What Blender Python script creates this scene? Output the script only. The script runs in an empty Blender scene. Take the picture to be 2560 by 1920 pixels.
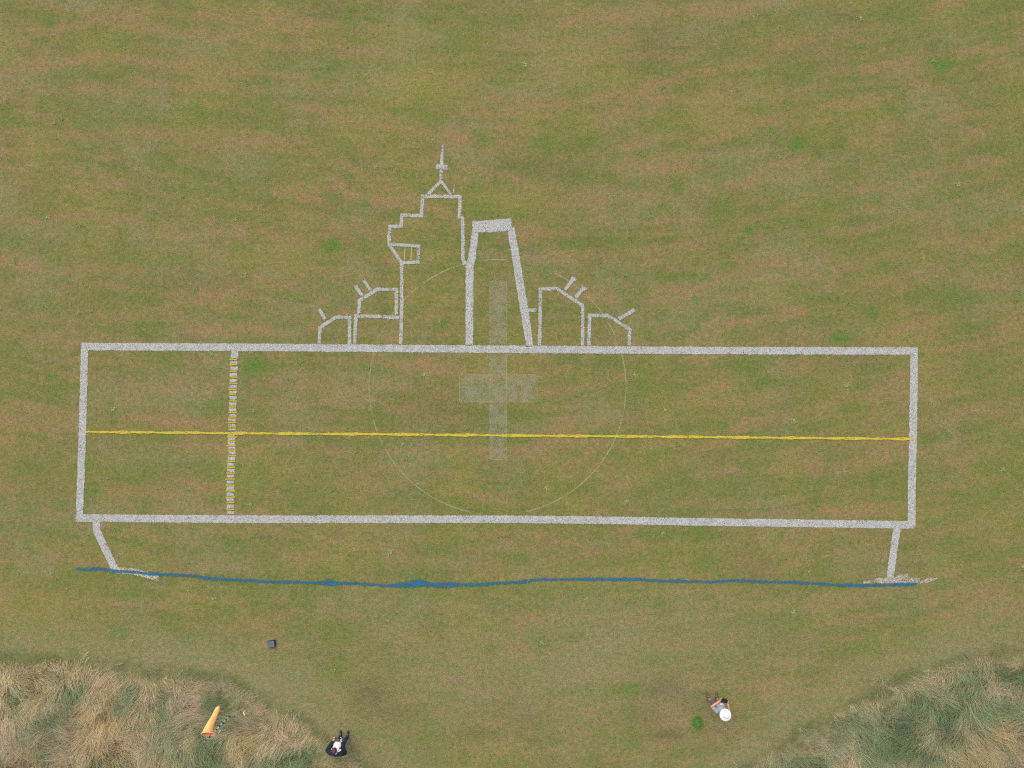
import bpy, bmesh, math, random
import numpy as np
from mathutils import Vector, Matrix, Euler
from mathutils.bvhtree import BVHTree

random.seed(7); RNG = np.random.default_rng(11)
scene = bpy.context.scene
COL = scene.collection
rad = math.radians

# ------------------------------------------------------------------ camera
CAM_H = 30.0; FPX = 1990.0; TILT = rad(2.9)
cam_data = bpy.data.cameras.new('camera'); cam = bpy.data.objects.new('camera', cam_data); COL.objects.link(cam)
cam.location = (0, 0, CAM_H); cam.rotation_euler = (TILT, 0, 0)
cam_data.sensor_width = 36.0; cam_data.lens = 36.0 * FPX / 2560.0
cam_data.clip_start = 0.1; cam_data.clip_end = 3000
scene.camera = cam

# ------------------------------------------------------------------ sky and sun (bright overcast)
SUN_EL, SUN_AZ = rad(58), rad(335)
world = bpy.data.worlds.new('World'); scene.world = world; world.use_nodes = True
wn = world.node_tree; wn.nodes.clear()
sky = wn.nodes.new('ShaderNodeTexSky'); sky.sky_type = 'NISHITA'; sky.sun_disc = False
sky.sun_elevation = SUN_EL; sky.sun_rotation = SUN_AZ; sky.dust_density = 4.0; sky.air_density = 1.0; sky.ozone_density = 0.6
bg = wn.nodes.new('ShaderNodeBackground'); bg.inputs['Strength'].default_value = 0.15
wo = wn.nodes.new('ShaderNodeOutputWorld')
wn.links.new(sky.outputs[0], bg.inputs[0]); wn.links.new(bg.outputs[0], wo.inputs[0])
sd = bpy.data.lights.new('sun', 'SUN'); sd.energy = 0.75; sd.angle = rad(80); sd.color = (1.0, 0.86, 0.68)
sun = bpy.data.objects.new('sun', sd); COL.objects.link(sun)
sdir = Vector((math.sin(SUN_AZ) * math.cos(SUN_EL), math.cos(SUN_AZ) * math.cos(SUN_EL), math.sin(SUN_EL)))
sun.rotation_euler = sdir.to_track_quat('Z', 'Y').to_euler(); sun.location = (0, 0, 60)
scene.view_settings.view_transform = 'Standard'; scene.view_settings.look = 'None'
scene.view_settings.gamma = 1.0; scene.view_settings.exposure = 0.38
scene.cycles.use_denoising = False; scene.cycles.filter_width = 1.2

# ------------------------------------------------------------------ survey helper: photo point -> place on the ground (or at height z)
cT, sT = math.cos(TILT), math.sin(TILT)
def P(px, py, z=0.0):
    x = (px - 1280.0) / FPX; y = -(py - 960.0) / FPX
    dy = y * cT + sT; dz = y * sT - cT
    t = (z - CAM_H) / dz
    return (x * t, dy * t)
def Pn(px, py):
    x = (px - 1280.0) / FPX; y = -(py - 960.0) / FPX
    dy = y * cT + sT; dz = y * sT - cT; t = -CAM_H / dz
    return x * t, dy * t
TS = 2.592
TILE = {1: (0, 0, TS), 2: (853, 0, TS), 3: (1706, 0, TS), 4: (0, 640, TS), 5: (853, 640, TS), 6: (1706, 640, TS),
        7: (0, 1200, 1.728), 8: (1280, 1200, 1.728), 9: (0, 1600, 4.608), 10: (440, 1680, 4.608), 11: (1800, 1600, 2.91)}
def T(k, x, y):
    o = TILE[k]; return o[0] + x / o[2], o[1] + y / o[2]
def lin(r, g, b):
    f = lambda c: (c / 255 / 12.92) if c / 255 <= 0.04045 else ((c / 255 + 0.055) / 1.055) ** 2.4
    return np.array([f(r), f(g), f(b)])
K = 1.25                                   # how bright the daylight renders a surface
def alb(r, g, b):
    return lin(r, g, b) / K

# ------------------------------------------------------------------ numpy value noise
def vnoise(x, y, seed):
    r = np.random.default_rng(seed); tab = r.random((256, 256))
    xi = np.floor(x).astype(int); yi = np.floor(y).astype(int)
    fx = x - xi; fy = y - yi; fx = fx * fx * (3 - 2 * fx); fy = fy * fy * (3 - 2 * fy)
    a = tab[xi & 255, yi & 255]; b = tab[(xi + 1) & 255, yi & 255]; c = tab[xi & 255, (yi + 1) & 255]; d = tab[(xi + 1) & 255, (yi + 1) & 255]
    return (a * (1 - fx) + b * fx) * (1 - fy) + (c * (1 - fx) + d * fx) * fy
def fbm(x, y, seed, oct=4):
    s = np.zeros_like(x, dtype=float); a = 0.5; t = 0
    for k in range(oct):
        s += a * vnoise(x * 2 ** k + 17.3 * k, y * 2 ** k + 9.1 * k, seed + k); t += a; a *= 0.5
    return s / t
def sst(e0, e1, x):
    t = np.clip((x - e0) / (e1 - e0), 0, 1); return t * t * (3 - 2 * t)

# ------------------------------------------------------------------ object helpers
def tag(o, label=None, cat=None, group=None, kind=None):
    if label: o['label'] = label
    if cat: o['category'] = cat
    if group: o['group'] = group
    if kind: o['kind'] = kind
    return o
def link_mesh(name, me, mat=None, parent=None):
    o = bpy.data.objects.new(name, me); COL.objects.link(o)
    if mat: me.materials.append(mat)
    if parent: o.parent = parent
    return o
def mesh_from(name, verts, faces, mat=None, parent=None, smooth=False):
    me = bpy.data.meshes.new(name); me.from_pydata(verts, [], faces); me.update()
    if smooth:
        for p in me.polygons: p.use_smooth = True
    return link_mesh(name, me, mat, parent)
def empty(name, loc, rz=0.0):
    o = bpy.data.objects.new(name, None); COL.objects.link(o); o.empty_display_size = 0.2
    o.location = loc; o.rotation_euler = (0, 0, rz); return o
def bm_obj(name, bm, mat, parent=None, smooth=True):
    me = bpy.data.meshes.new(name); bmesh.ops.recalc_face_normals(bm, faces=bm.faces[:]); bm.to_mesh(me); bm.free()
    for p in me.polygons: p.use_smooth = smooth
    return link_mesh(name, me, mat, parent)

# ------------------------------------------------------------------ materials
def new_mat(name):
    m = bpy.data.materials.new(name); m.use_nodes = True; nt = m.node_tree
    b = nt.nodes['Principled BSDF']; return m, nt, b
def N(nt, t, **kw):
    n = nt.nodes.new(t)
    for k, v in kw.items(): setattr(n, k, v)
    return n
def noise(nt, scale, detail=2.0, rough=0.5, vec=None):
    n = N(nt, 'ShaderNodeTexNoise'); n.inputs['Scale'].default_value = scale; n.inputs['Detail'].default_value = detail
    n.inputs['Roughness'].default_value = rough
    if vec: nt.links.new(vec, n.inputs['Vector'])
    return n
def mrange(nt, src, a, b, c, d):
    n = N(nt, 'ShaderNodeMapRange'); nt.links.new(src, n.inputs[0])
    for i, v in enumerate((a, b, c, d)): n.inputs[i + 1].default_value = v
    return n.outputs[0]
def plain(name, col, rough=0.8, var=0.15, scale=30, spec=0.3, bump=0.0):
    m, nt, b = new_mat(name)
    tc = N(nt, 'ShaderNodeTexCoord'); n = noise(nt, scale, 4, 0.6, tc.outputs['Object'])
    f = mrange(nt, n.outputs['Fac'], 0.25, 0.75, 1 - var, 1 + var)
    mx = N(nt, 'ShaderNodeVectorMath', operation='SCALE'); mx.inputs[0].default_value = tuple(col); nt.links.new(f, mx.inputs['Scale'])
    nt.links.new(mx.outputs[0], b.inputs['Base Color']); b.inputs['Roughness'].default_value = rough
    b.inputs['Specular IOR Level'].default_value = spec
    if bump:
        bp = N(nt, 'ShaderNodeBump'); bp.inputs['Strength'].default_value = 0.6; bp.inputs['Distance'].default_value = bump
        nt.links.new(n.outputs['Fac'], bp.inputs['Height']); nt.links.new(bp.outputs[0], b.inputs['Normal'])
    return m
def attr_mat(name, rough=0.85, grain=True):
    """surface colour from the 'col' attribute; grain adds fine blades of turf"""
    m, nt, b = new_mat(name)
    a = N(nt, 'ShaderNodeAttribute', attribute_name='col')
    b.inputs['Roughness'].default_value = rough; b.inputs['Specular IOR Level'].default_value = 0.15
    if not grain:      # thin dry blades: light also comes through them
        nt.links.new(a.outputs['Color'], b.inputs['Base Color'])
        tr = N(nt, 'ShaderNodeBsdfTranslucent'); nt.links.new(a.outputs['Color'], tr.inputs['Color'])
        mx = N(nt, 'ShaderNodeMixShader'); mx.inputs[0].default_value = .45; out = nt.nodes['Material Output']
        nt.links.new(b.outputs[0], mx.inputs[1]); nt.links.new(tr.outputs[0], mx.inputs[2]); nt.links.new(mx.outputs[0], out.inputs['Surface']); return m
    g = N(nt, 'ShaderNodeNewGeometry'); pos = g.outputs['Position']
    mp = N(nt, 'ShaderNodeMapping'); nt.links.new(pos, mp.inputs['Vector']); mp.inputs['Scale'].default_value = (1.0, 0.8, 1)
    n1 = noise(nt, 30, 3, 0.75, mp.outputs[0]); n2 = noise(nt, 7, 5, 0.75, pos); n3 = noise(nt, 16, 3, 0.7, mp.outputs[0]); n4 = noise(nt, 2.6, 6, 0.72, pos)
    f1 = mrange(nt, n1.outputs['Fac'], 0.32, 0.70, 0.56, 1.46)
    f2 = mrange(nt, n2.outputs['Fac'], 0.3, 0.7, 0.72, 1.28)
    mu = N(nt, 'ShaderNodeMath', operation='MULTIPLY'); nt.links.new(f1, mu.inputs[0]); nt.links.new(f2, mu.inputs[1])
    # dark gaps between tufts
    vo = noise(nt, 15, 1, 0.5, pos); fd = mrange(nt, vo.outputs['Fac'], 0.26, 0.36, 0.55, 1.0)
    mu2 = N(nt, 'ShaderNodeMath', operation='MULTIPLY'); nt.links.new(mu.outputs[0], mu2.inputs[0]); nt.links.new(fd, mu2.inputs[1])
    hue = N(nt, 'ShaderNodeMix', data_type='RGBA', blend_type='MULTIPLY'); hue.inputs[0].default_value = 1.0
    cr = N(nt, 'ShaderNodeValToRGB'); nt.links.new(n3.outputs['Fac'], cr.inputs[0])
    cr.color_ramp.elements[0].position = 0.36; cr.color_ramp.elements[0].color = (0.87, 1.03, 0.86, 1)
    cr.color_ramp.elements[1].position = 0.64; cr.color_ramp.elements[1].color = (1.11, 1.0, 1.08, 1)
    h4 = N(nt, 'ShaderNodeMix', data_type='RGBA', blend_type='MULTIPLY'); h4.inputs[0].default_value = 1.0
    c4 = N(nt, 'ShaderNodeValToRGB'); nt.links.new(n4.outputs['Fac'], c4.inputs[0]); e4 = c4.color_ramp.elements
    e4[0].position = 0.34; e4[0].color = (0.86, 1.01, 0.84, 1); e4[1].position = 0.66; e4[1].color = (1.15, 1.0, 1.12, 1)
    nt.links.new(a.outputs['Color'], h4.inputs[6]); nt.links.new(c4.outputs[0], h4.inputs[7])
    nt.links.new(h4.outputs[2], hue.inputs[6]); nt.links.new(cr.outputs[0], hue.inputs[7])
    sc = N(nt, 'ShaderNodeVectorMath', operation='SCALE'); nt.links.new(hue.outputs[2], sc.inputs[0]); nt.links.new(mu2.outputs[0], sc.inputs['Scale'])
    nt.links.new(sc.outputs[0], b.inputs['Base Color'])
    bp = N(nt, 'ShaderNodeBump'); bp.inputs['Strength'].default_value = 0.5; bp.inputs['Distance'].default_value = 0.02
    nt.links.new(n1.outputs['Fac'], bp.inputs['Height']); nt.links.new(bp.outputs[0], b.inputs['Normal'])
    return m
def paint_mat(name, col, cover=0.8, dark=0.35, tint=(0.5, 0.45, 0.36), smooth_alpha=None, wear=1.0, wscale=2.2):
    """sprayed paint lying on the grass tips; bare gaps let the lawn show"""
    m, nt, b = new_mat(name)
    g = N(nt, 'ShaderNodeNewGeometry'); pos = g.outputs['Position']
    n1 = noise(nt, 30, 3, 0.75, pos); n2 = noise(nt, wscale, 4, 0.65, pos); n3 = noise(nt, 45, 2, 0.6, pos)
    e = N(nt, 'ShaderNodeAttribute', attribute_name='edge')
    mixc = N(nt, 'ShaderNodeMix', data_type='RGBA'); nt.links.new(mrange(nt, n3.outputs['Fac'], 0.36, 0.62, 0.0, 1.0), mixc.inputs[0])
    mixc.inputs[6].default_value = (*[c * t for c, t in zip(col, tint)], 1); mixc.inputs[7].default_value = (*col, 1)
    nt.links.new(mixc.outputs[2], b.inputs['Base Color']); b.inputs['Roughness'].default_value = 0.9; b.inputs['Specular IOR Level'].default_value = 0.1
    # threshold on noise: wear patches (n2) and soft edges
    w = mrange(nt, n2.outputs['Fac'], 0.3, 0.7, 0.085 * wear, -0.065 * wear)
    ed = mrange(nt, e.outputs['Fac'], 0.0, 1.0, 0.16, 0.0)
    s = N(nt, 'ShaderNodeMath', operation='ADD'); nt.links.new(w, s.inputs[0]); nt.links.new(ed, s.inputs[1])
    s2 = N(nt, 'ShaderNodeMath', operation='ADD'); nt.links.new(s.outputs[0], s2.inputs[0]); s2.inputs[1].default_value = 0.5 - 0.22 * (cover - 0.5) / 0.5
    d = N(nt, 'ShaderNodeMath', operation='SUBTRACT'); nt.links.new(n1.outputs['Fac'], d.inputs[0]); nt.links.new(s2.outputs[0], d.inputs[1])
    al = mrange(nt, d.outputs[0], -0.03, 0.05, 0.0, smooth_alpha or 1.0)
    nt.links.new(al, b.inputs['Alpha'])
    bp = N(nt, 'ShaderNodeBump'); bp.inputs['Strength'].default_value = 0.4; bp.inputs['Distance'].default_value = 0.015
    nt.links.new(n1.outputs['Fac'], bp.inputs['Height']); nt.links.new(bp.outputs[0], b.inputs['Normal'])
    return m

# ------------------------------------------------------------------ lawn colour field (real patches of dry and green turf)
C_BASE = alb(138, 130, 79); C_GREEN = alb(116, 127, 65); C_ORANGE = alb(157, 132, 91)
C_YEL = alb(150, 143, 76); C_DARK = alb(114, 104, 76); C_GREY = alb(148, 141, 104); C_LUSH = alb(92, 134, 56)
OR = [(1, [(0,470),(300,430),(600,390),(900,400),(1400,420),(1900,500),(2200,580)], 34), (1, [(400,190),(560,145),(800,110),(1300,100),(1600,130),(2200,170)], 34),
 (1, [(0,880),(500,870),(900,860),(1500,890),(2000,1000),(2200,1040)], 34), (1, [(200,480),(330,280),(420,130)], 36), (1, [(480,570),(1050,545),(1400,580)], 26),
 (1, [(0,1420),(500,1400),(900,1420)], 34), (1, [(1350,1500),(1850,1550),(2200,1620)], 34), (1, [(1700,1220),(2200,1330)], 28), (1, [(1900,680),(2200,730)], 40),
 (2, [(900,100),(1400,130),(1800,110),(2200,40)], 50), (2, [(0,780),(450,850),(800,900)], 45), (2, [(750,1070),(1000,1120),(1300,1200),(1700,1290)], 34),
 (2, [(250,1310),(530,1330),(700,1390)], 40), (2, [(930,640),(1400,680),(1800,610),(2200,520)], 30), (2, [(1700,770),(1850,780)], 70), (2, [(1650,1000),(1950,930)], 40),
 (2, [(1150,1530),(1500,1500)], 40), (2, [(1600,330),(1850,220)], 60), (2, [(0,330),(250,350)], 40),
 (3, [(0,490),(300,440)], 35), (3, [(620,300),(850,250)], 34), (3, [(1180,450),(1450,400)], 34), (3, [(680,600),(900,560),(1500,530)], 24), (3, [(690,740),(900,680),(1200,650)], 34),
 (3, [(370,850),(560,790)], 30), (3, [(1100,930),(1350,870)], 38), (3, [(450,1150),(600,1070),(800,1030)], 40), (3, [(1500,1130),(1800,1080),(2130,1040)], 32),
 (3, [(500,1420),(700,1360)], 26), (3, [(1150,1230),(1400,1190)], 24), (3, [(1400,1440),(1700,1380)], 28), (3, [(1750,770),(2000,730)], 26), (3, [(0,1580),(200,1530)], 45),
 (3, [(80,930),(320,870)], 28), (3, [(150,1220),(400,1190)], 24), (3, [(0,60),(400,70)], 60), (3, [(1650,30),(1800,20)], 50), (3, [(950,1520),(1350,1470)], 30),
 (4, [(0,70),(500,70),(900,90)], 40), (4, [(0,240),(200,230)], 45), (4, [(1650,160),(1900,200),(2100,290)], 36), (4, [(1070,400),(1200,420)], 34), (4, [(830,850),(1120,860)], 50),
 (4, [(950,1070),(1350,1080)], 40), (4, [(1200,1210),(1450,1240)], 28), (4, [(280,370),(900,390)], 34), (4, [(0,1080),(500,1060)], 60), (4, [(0,1500),(450,1500)], 40),
 (4, [(1100,300),(1500,240)], 70), (4, [(700,1530),(1300,1500)], 60), (4, [(1250,490),(1750,480)], 30), (4, [(560,800),(700,780)], 40),
 (5, [(1280,900),(1500,870),(1830,780)], 30), (5, [(1080,1250),(1450,1240)], 30), (5, [(1600,250),(1720,270)], 45), (5, [(2050,270),(2211,240)], 60), (5, [(1380,1140),(1520,1070)], 50),
 (5, [(1750,1500),(2100,1370),(2211,1310)], 45), (5, [(850,1560),(1100,1600)], 34), (5, [(350,240),(470,260)], 34), (5, [(0,360),(60,370)], 30), (5, [(550,370),(720,400)], 34),
 (5, [(1300,500),(1450,490)], 40), (5, [(0,1440),(120,1440)], 45), (5, [(250,690),(700,740)], 40), (5, [(20,680),(180,700)], 30), (5, [(900,1250),(1200,1270)], 30), (5, [(1060,910),(1250,900)], 30),
 (6, [(0,260),(200,170),(500,50),(650,20)], 34), (6, [(330,450),(500,420)], 34), (6, [(1030,230),(1200,190),(1650,80)], 28), (6, [(1250,530),(1500,450),(1700,400)], 34),
 (6, [(800,980),(1050,920),(1470,780)], 34), (6, [(0,890),(300,830)], 34), (6, [(300,1160),(600,1020)], 40), (6, [(100,1260),(330,1180)], 36), (6, [(1750,1320),(2000,1300)], 60),
 (6, [(1900,180),(2100,200)], 50), (6, [(1300,1240),(1500,1200)], 40), (6, [(600,380),(750,350)], 40), (6, [(1200,1620),(1400,1610)], 34), (6, [(1550,750),(1800,740)], 34),
 (7, [(330,530),(660,545)], 16), (7, [(1050,600),(1200,660)], 24), (7, [(150,345),(500,350)], 26), (7, [(1500,210),(1700,220)], 30), (7, [(1250,340),(1400,310)], 24),
 (7, [(1700,700),(1850,690)], 20), (7, [(2000,290),(2150,350)], 26), (7, [(1450,560),(1650,650)], 14),
 (8, [(980,900),(1220,850)], 16), (8, [(50,600),(130,610)], 40), (8, [(1350,690),(1480,680)], 14), (8, [(1800,540),(2100,500)], 20), (8, [(600,700),(680,720)], 16),
 (8, [(1350,130),(1650,150)], 20), (8, [(440,240),(560,200)], 24), (8, [(0,720),(60,740)], 24)]
GR = [(1,640,760,230,80,.8),(1,1720,1160,200,50,.8),(1,800,480,120,45,.7),(1,1300,150,200,40,.5),(1,330,1050,120,60,.5),(1,270,1220,100,130,.6),(1,1400,760,300,70,.5),(1,2150,450,120,100,.8),
 (1,2150,1590,90,55,1.2),(1,2190,220,80,60,.7),(1,1700,640,200,60,.4),(1,60,770,100,50,.5),(1,430,270,250,60,.4),(1,250,60,150,60,.4),(1,2060,1480,90,40,.6),
 (2,495,685,55,36,1.0),(2,1370,950,160,60,.9),(2,890,1370,120,60,.9),(2,1210,1110,80,40,.7),(2,2160,740,90,70,.9),(2,1140,85,110,60,.8),(2,1650,1100,160,100,.6),(2,2170,1210,70,60,.9),
 (2,50,210,110,80,.6),(2,930,900,60,60,.6),(2,1000,700,70,30,.5),(2,30,1570,60,60,.6),(2,930,1540,60,50,.9),(2,1800,1350,70,60,.5),(2,1980,810,60,40,.6),(2,850,180,150,90,.5),(2,100,60,130,50,.6),
 (3,1450,140,100,55,.9),(3,1690,420,85,60,1.3),(3,750,930,110,55,1.1),(3,240,1370,80,130,.9),(3,430,1492,42,26,1.3),(3,590,850,90,30,.9),(3,70,540,60,40,.9),(3,2100,960,130,60,.8),
 (3,270,330,120,60,.8),(3,980,590,160,45,.7),(3,1720,880,70,60,.7),(3,660,1430,100,45,.8),(3,955,1335,45,30,.9),(3,800,1570,120,60,.5),(3,750,150,120,80,.5),(3,1800,1320,200,60,.5),
 (3,1950,620,200,90,.5),(3,2080,60,130,90,.6),(3,1000,850,180,50,.5),(3,300,1110,80,50,.5),(3,1350,50,150,50,.6),(3,1050,1590,100,60,.5),(3,1180,220,70,40,.5),(3,1500,1050,200,60,.4),
 (4,1645,720,75,70,1.3),(4,325,780,24,24,1.3),(4,890,760,80,26,.8),(4,240,1390,150,80,.8),(4,800,1450,170,50,.7),(4,1000,460,120,50,.8),(4,1890,270,90,60,.7),(4,2050,1560,110,60,.6),
 (4,1100,640,170,30,.7),(4,620,300,180,80,.6),(4,1980,200,120,50,.5),(4,570,1400,30,160,.6),(4,100,560,200,100,.4),(4,900,20,400,50,.5),(4,1400,990,100,60,.5),(4,2160,400,60,60,.3),
 (5,670,430,70,36,1.1),(5,1045,420,45,36,1.0),(5,285,1080,60,45,1.0),(5,1100,1050,140,60,.5),(5,1550,1500,130,45,.7),(5,2140,1440,130,130,.8),(5,1950,830,140,90,.8),(5,1370,450,60,30,.7),
 (5,1830,110,110,50,.7),(5,2060,540,80,60,.7),(5,1100,1200,100,30,.7),(5,100,700,120,60,.5),(5,1750,680,80,80,.5),(5,260,300,60,40,.6),(5,1680,440,60,60,.6),(5,960,1640,80,40,.7),(5,620,170,200,80,.4),
 (5,1850,1340,80,60,.5),(5,280,130,100,60,.5),(5,1220,1530,90,50,.5),(5,830,890,60,30,.8),
 (6,1020,530,90,45,1.3),(6,1210,370,120,80,.9),(6,1770,290,180,85,.9),(6,420,720,110,70,1.0),(6,550,800,60,32,1.0),(6,1100,960,100,50,.7),(6,1950,740,200,80,.7),(6,250,1110,55,50,.9),
 (6,1950,1560,160,65,.8),(6,510,1310,80,45,.8),(6,990,1280,110,50,.7),(6,360,1520,120,60,.5),(6,2030,1370,110,50,.6),(6,1130,250,100,60,.6),(6,760,230,70,50,.8),(6,870,380,60,40,.5),
 (6,180,790,60,40,.6),(6,870,880,100,50,.6),(6,380,520,70,40,.7),(6,1350,1560,120,60,.5),(6,960,1100,60,60,.5),(6,1350,70,150,50,.6),(6,100,560,0.1,0.1,0),
 (7,520,670,65,36,1.0),(7,600,490,110,34,.9),(7,1040,310,110,34,.7),(7,1390,60,100,50,.7),(7,1445,820,50,50,.8),(7,120,210,130,60,.6),(7,1750,430,90,34,.9),(7,1450,660,90,60,.6),
 (7,1800,1130,180,80,.6),(7,500,590,300,60,.4),(7,1310,640,90,50,.6),(7,1880,650,60,40,.6),(7,350,450,200,60,.5),(7,1700,820,90,60,.3),(7,1420,440,80,24,.9),(7,780,830,120,30,.5),(7,2110,730,30,20,.7),
 (8,505,900,45,22,1.2),(8,530,1140,28,20,1.0),(8,840,355,70,45,1.0),(8,1400,740,110,50,.7),(8,2080,60,110,50,.8),(8,620,235,60,26,.9),(8,1170,620,70,50,.7),
 (8,440,920,80,34,.7),(8,730,30,120,40,.6),(8,1760,660,50,30,.7),(8,300,500,200,50,.4),(8,130,700,50,30,.8),(8,1000,800,90,40,.4),(8,1900,300,180,60,.5),(8,250,680,40,20,.6),(8,480,1060,90,50,.4),(8,800,1050,26,28,1.2),
 (8,600,810,80,40,.5),(8,1400,450,200,40,.3),(8,1600,545,90,30,.5)]
YE = [(2,500,560,250,130,.8),(2,1500,400,200,150,.5),(2,1000,1280,300,80,.5),(2,400,250,250,80,.4),(7,100,560,250,120,.5),(3,1700,90,150,120,.4),(8,1850,350,60,50,.6),(1,60,320,60,90,.5),(8,450,430,500,60,.3),(4,1700,30,300,70,.4)]
DK = [(7,1600,925,65,55,1.0),(7,1690,1000,110,40,.6),(8,650,905,90,36,.8),(8,670,1100,50,22,.8),(8,1060,380,90,50,.6),(8,560,1010,120,40,.5),(7,2050,1090,80,30,.6),(5,620,1000,200,120,.4),(8,0,1000,150,60,.3),(8,1960,775,40,14,.8),
 (4,1230,180,200,60,.5),(4,1230,110,30,30,.7),(4,1240,530,60,20,.7),(2,1350,1100,250,80,.5),(2,2050,280,130,100,.5),(3,700,330,300,90,.4),(3,1080,110,90,40,.6),(1,1100,40,60,30,.5),(1,2150,70,120,60,.6),(6,1100,660,150,40,.5),(8,760,950,90,40,.5)]
GY = [(5,480,1290,120,60,.6),(1,250,1500,250,50,.4),(2,1150,580,200,40,.6),(2,600,260,120,60,.4),(6,560,170,120,120,.5),(1,1300,330,150,80,.5),(5,1650,1000,150,80,.6),(4,1200,920,250,60,.5),(4,1000,1300,300,60,.4),
 (3,750,1230,250,50,.4),(5,1350,30,150,60,.3),(7,1300,850,400,100,.4),(8,1700,450,150,30,.5),(6,1130,470,70,40,.6),(8,300,1000,300,150,.35),(1,1000,700,150,50,.4),(8,1880,700,150,60,.5),(8,350,820,500,200,.7),(7,1900,900,350,220,.6),(8,900,620,400,120,.4)]
# tall-grass banks in photo points
EDGE_L = [(-500,1640),(0,1662),(120,1664),(200,1668),(290,1676),(380,1688),(470,1700),(540,1712),(600,1735),(660,1762),(720,1795),(770,1835),(815,1868),(870,1895),(930,1925),(1000,1990),(1100,2150)]
EDGE_R = [(1700,2100),(1800,1980),(1885,1915),(1950,1870),(2010,1835),(2075,1805),(2140,1772),(2200,1742),(2260,1718),(2330,1690),(2400,1662),(2480,1645),(2560,1636),(3000,1600)]
def sdist(x, y, pts):
    """signed distance to a polyline; positive on the tall-grass side (below it in the photo)"""
    w = [P(*p) for p in pts]; best = np.full(x.shape, 1e9); sg = np.zeros(x.shape)
    for (ax, ay), (bx, by) in zip(w[:-1], w[1:]):
        dx, dy = bx - ax, by - ay; L2 = dx * dx + dy * dy
        t = np.clip(((x - ax) * dx + (y - ay) * dy) / L2, 0, 1)
        d = np.hypot(x - ax - t * dx, y - ay - t * dy); s = (dx * (y - ay) - dy * (x - ax))
        m = d < best; best = np.where(m, d, best); sg = np.where(m, np.where(s < 0, 1.0, -1.0), sg)
    return best * sg
def tall(x, y):
    j = (fbm(x * 1.3, y * 1.3, 91, 3) - 0.5) * 0.55 + (fbm(x * 5, y * 5, 95, 2) - 0.5) * 0.3
    l = sdist(x, y, EDGE_L) + j; l = np.where(x > -2.5, -9, l)
    r = sdist(x, y, EDGE_R) + j; r = np.where(x < 2.5, -9, r)
    return l, r
def blob_field(x, y, items):
    f = np.zeros(x.shape)
    for k, cx, cy, rx, ry, s in items:
        if s == 0: continue
        px, py = T(k, cx, cy); sc = TILE[k][2]; wx, wy = P(px, py); m = CAM_H / FPX
        ax, ay = rx / sc * m * 1.18, ry / sc * m * 1.18
        sel = (np.abs(x - wx) < 3 * ax + .3) & (np.abs(y - wy) < 3 * ay + .3)
        q = ((x[sel] - wx) / ax) ** 2 + ((y[sel] - wy) / ay) ** 2
        q = q * (0.55 + 0.9 * fbm(x[sel] * 2.2, y[sel] * 2.2, int(cx) % 97, 3))
        f[sel] = np.maximum(f[sel], s * np.exp(-q * 0.8))
    return f
def streak_field(x, y, items):
    f = np.zeros(x.shape)
    for k, pts, wd in items:
        w = [P(*T(k, *p)) for p in pts]; r = wd / TILE[k][2] * CAM_H / FPX
        xs = [a[0] for a in w]; ys = [a[1] for a in w]
        sel = (x > min(xs) - 4 * r) & (x < max(xs) + 4 * r) & (y > min(ys) - 4 * r) & (y < max(ys) + 4 * r)
        X, Y = x[sel], y[sel]; best = np.full(X.shape, 1e9)
        for (ax, ay), (bx, by) in zip(w[:-1], w[1:]):
            dx, dy = bx - ax, by - ay; t = np.clip(((X - ax) * dx + (Y - ay) * dy) / (dx * dx + dy * dy), 0, 1)
            best = np.minimum(best, np.hypot(X - ax - t * dx, Y - ay - t * dy))
        wob = 0.55 + 0.9 * fbm(X * 1.2, Y * 2.5, int(pts[0][0]) % 89, 3)
        amp = sst(0.28, 0.62, fbm(X * 0.9, Y * 1.6, 311, 3))
        f[sel] = np.maximum(f[sel], np.exp(-(best / r / wob) ** 2) * (0.45 + 0.75 * amp))
    return f
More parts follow.
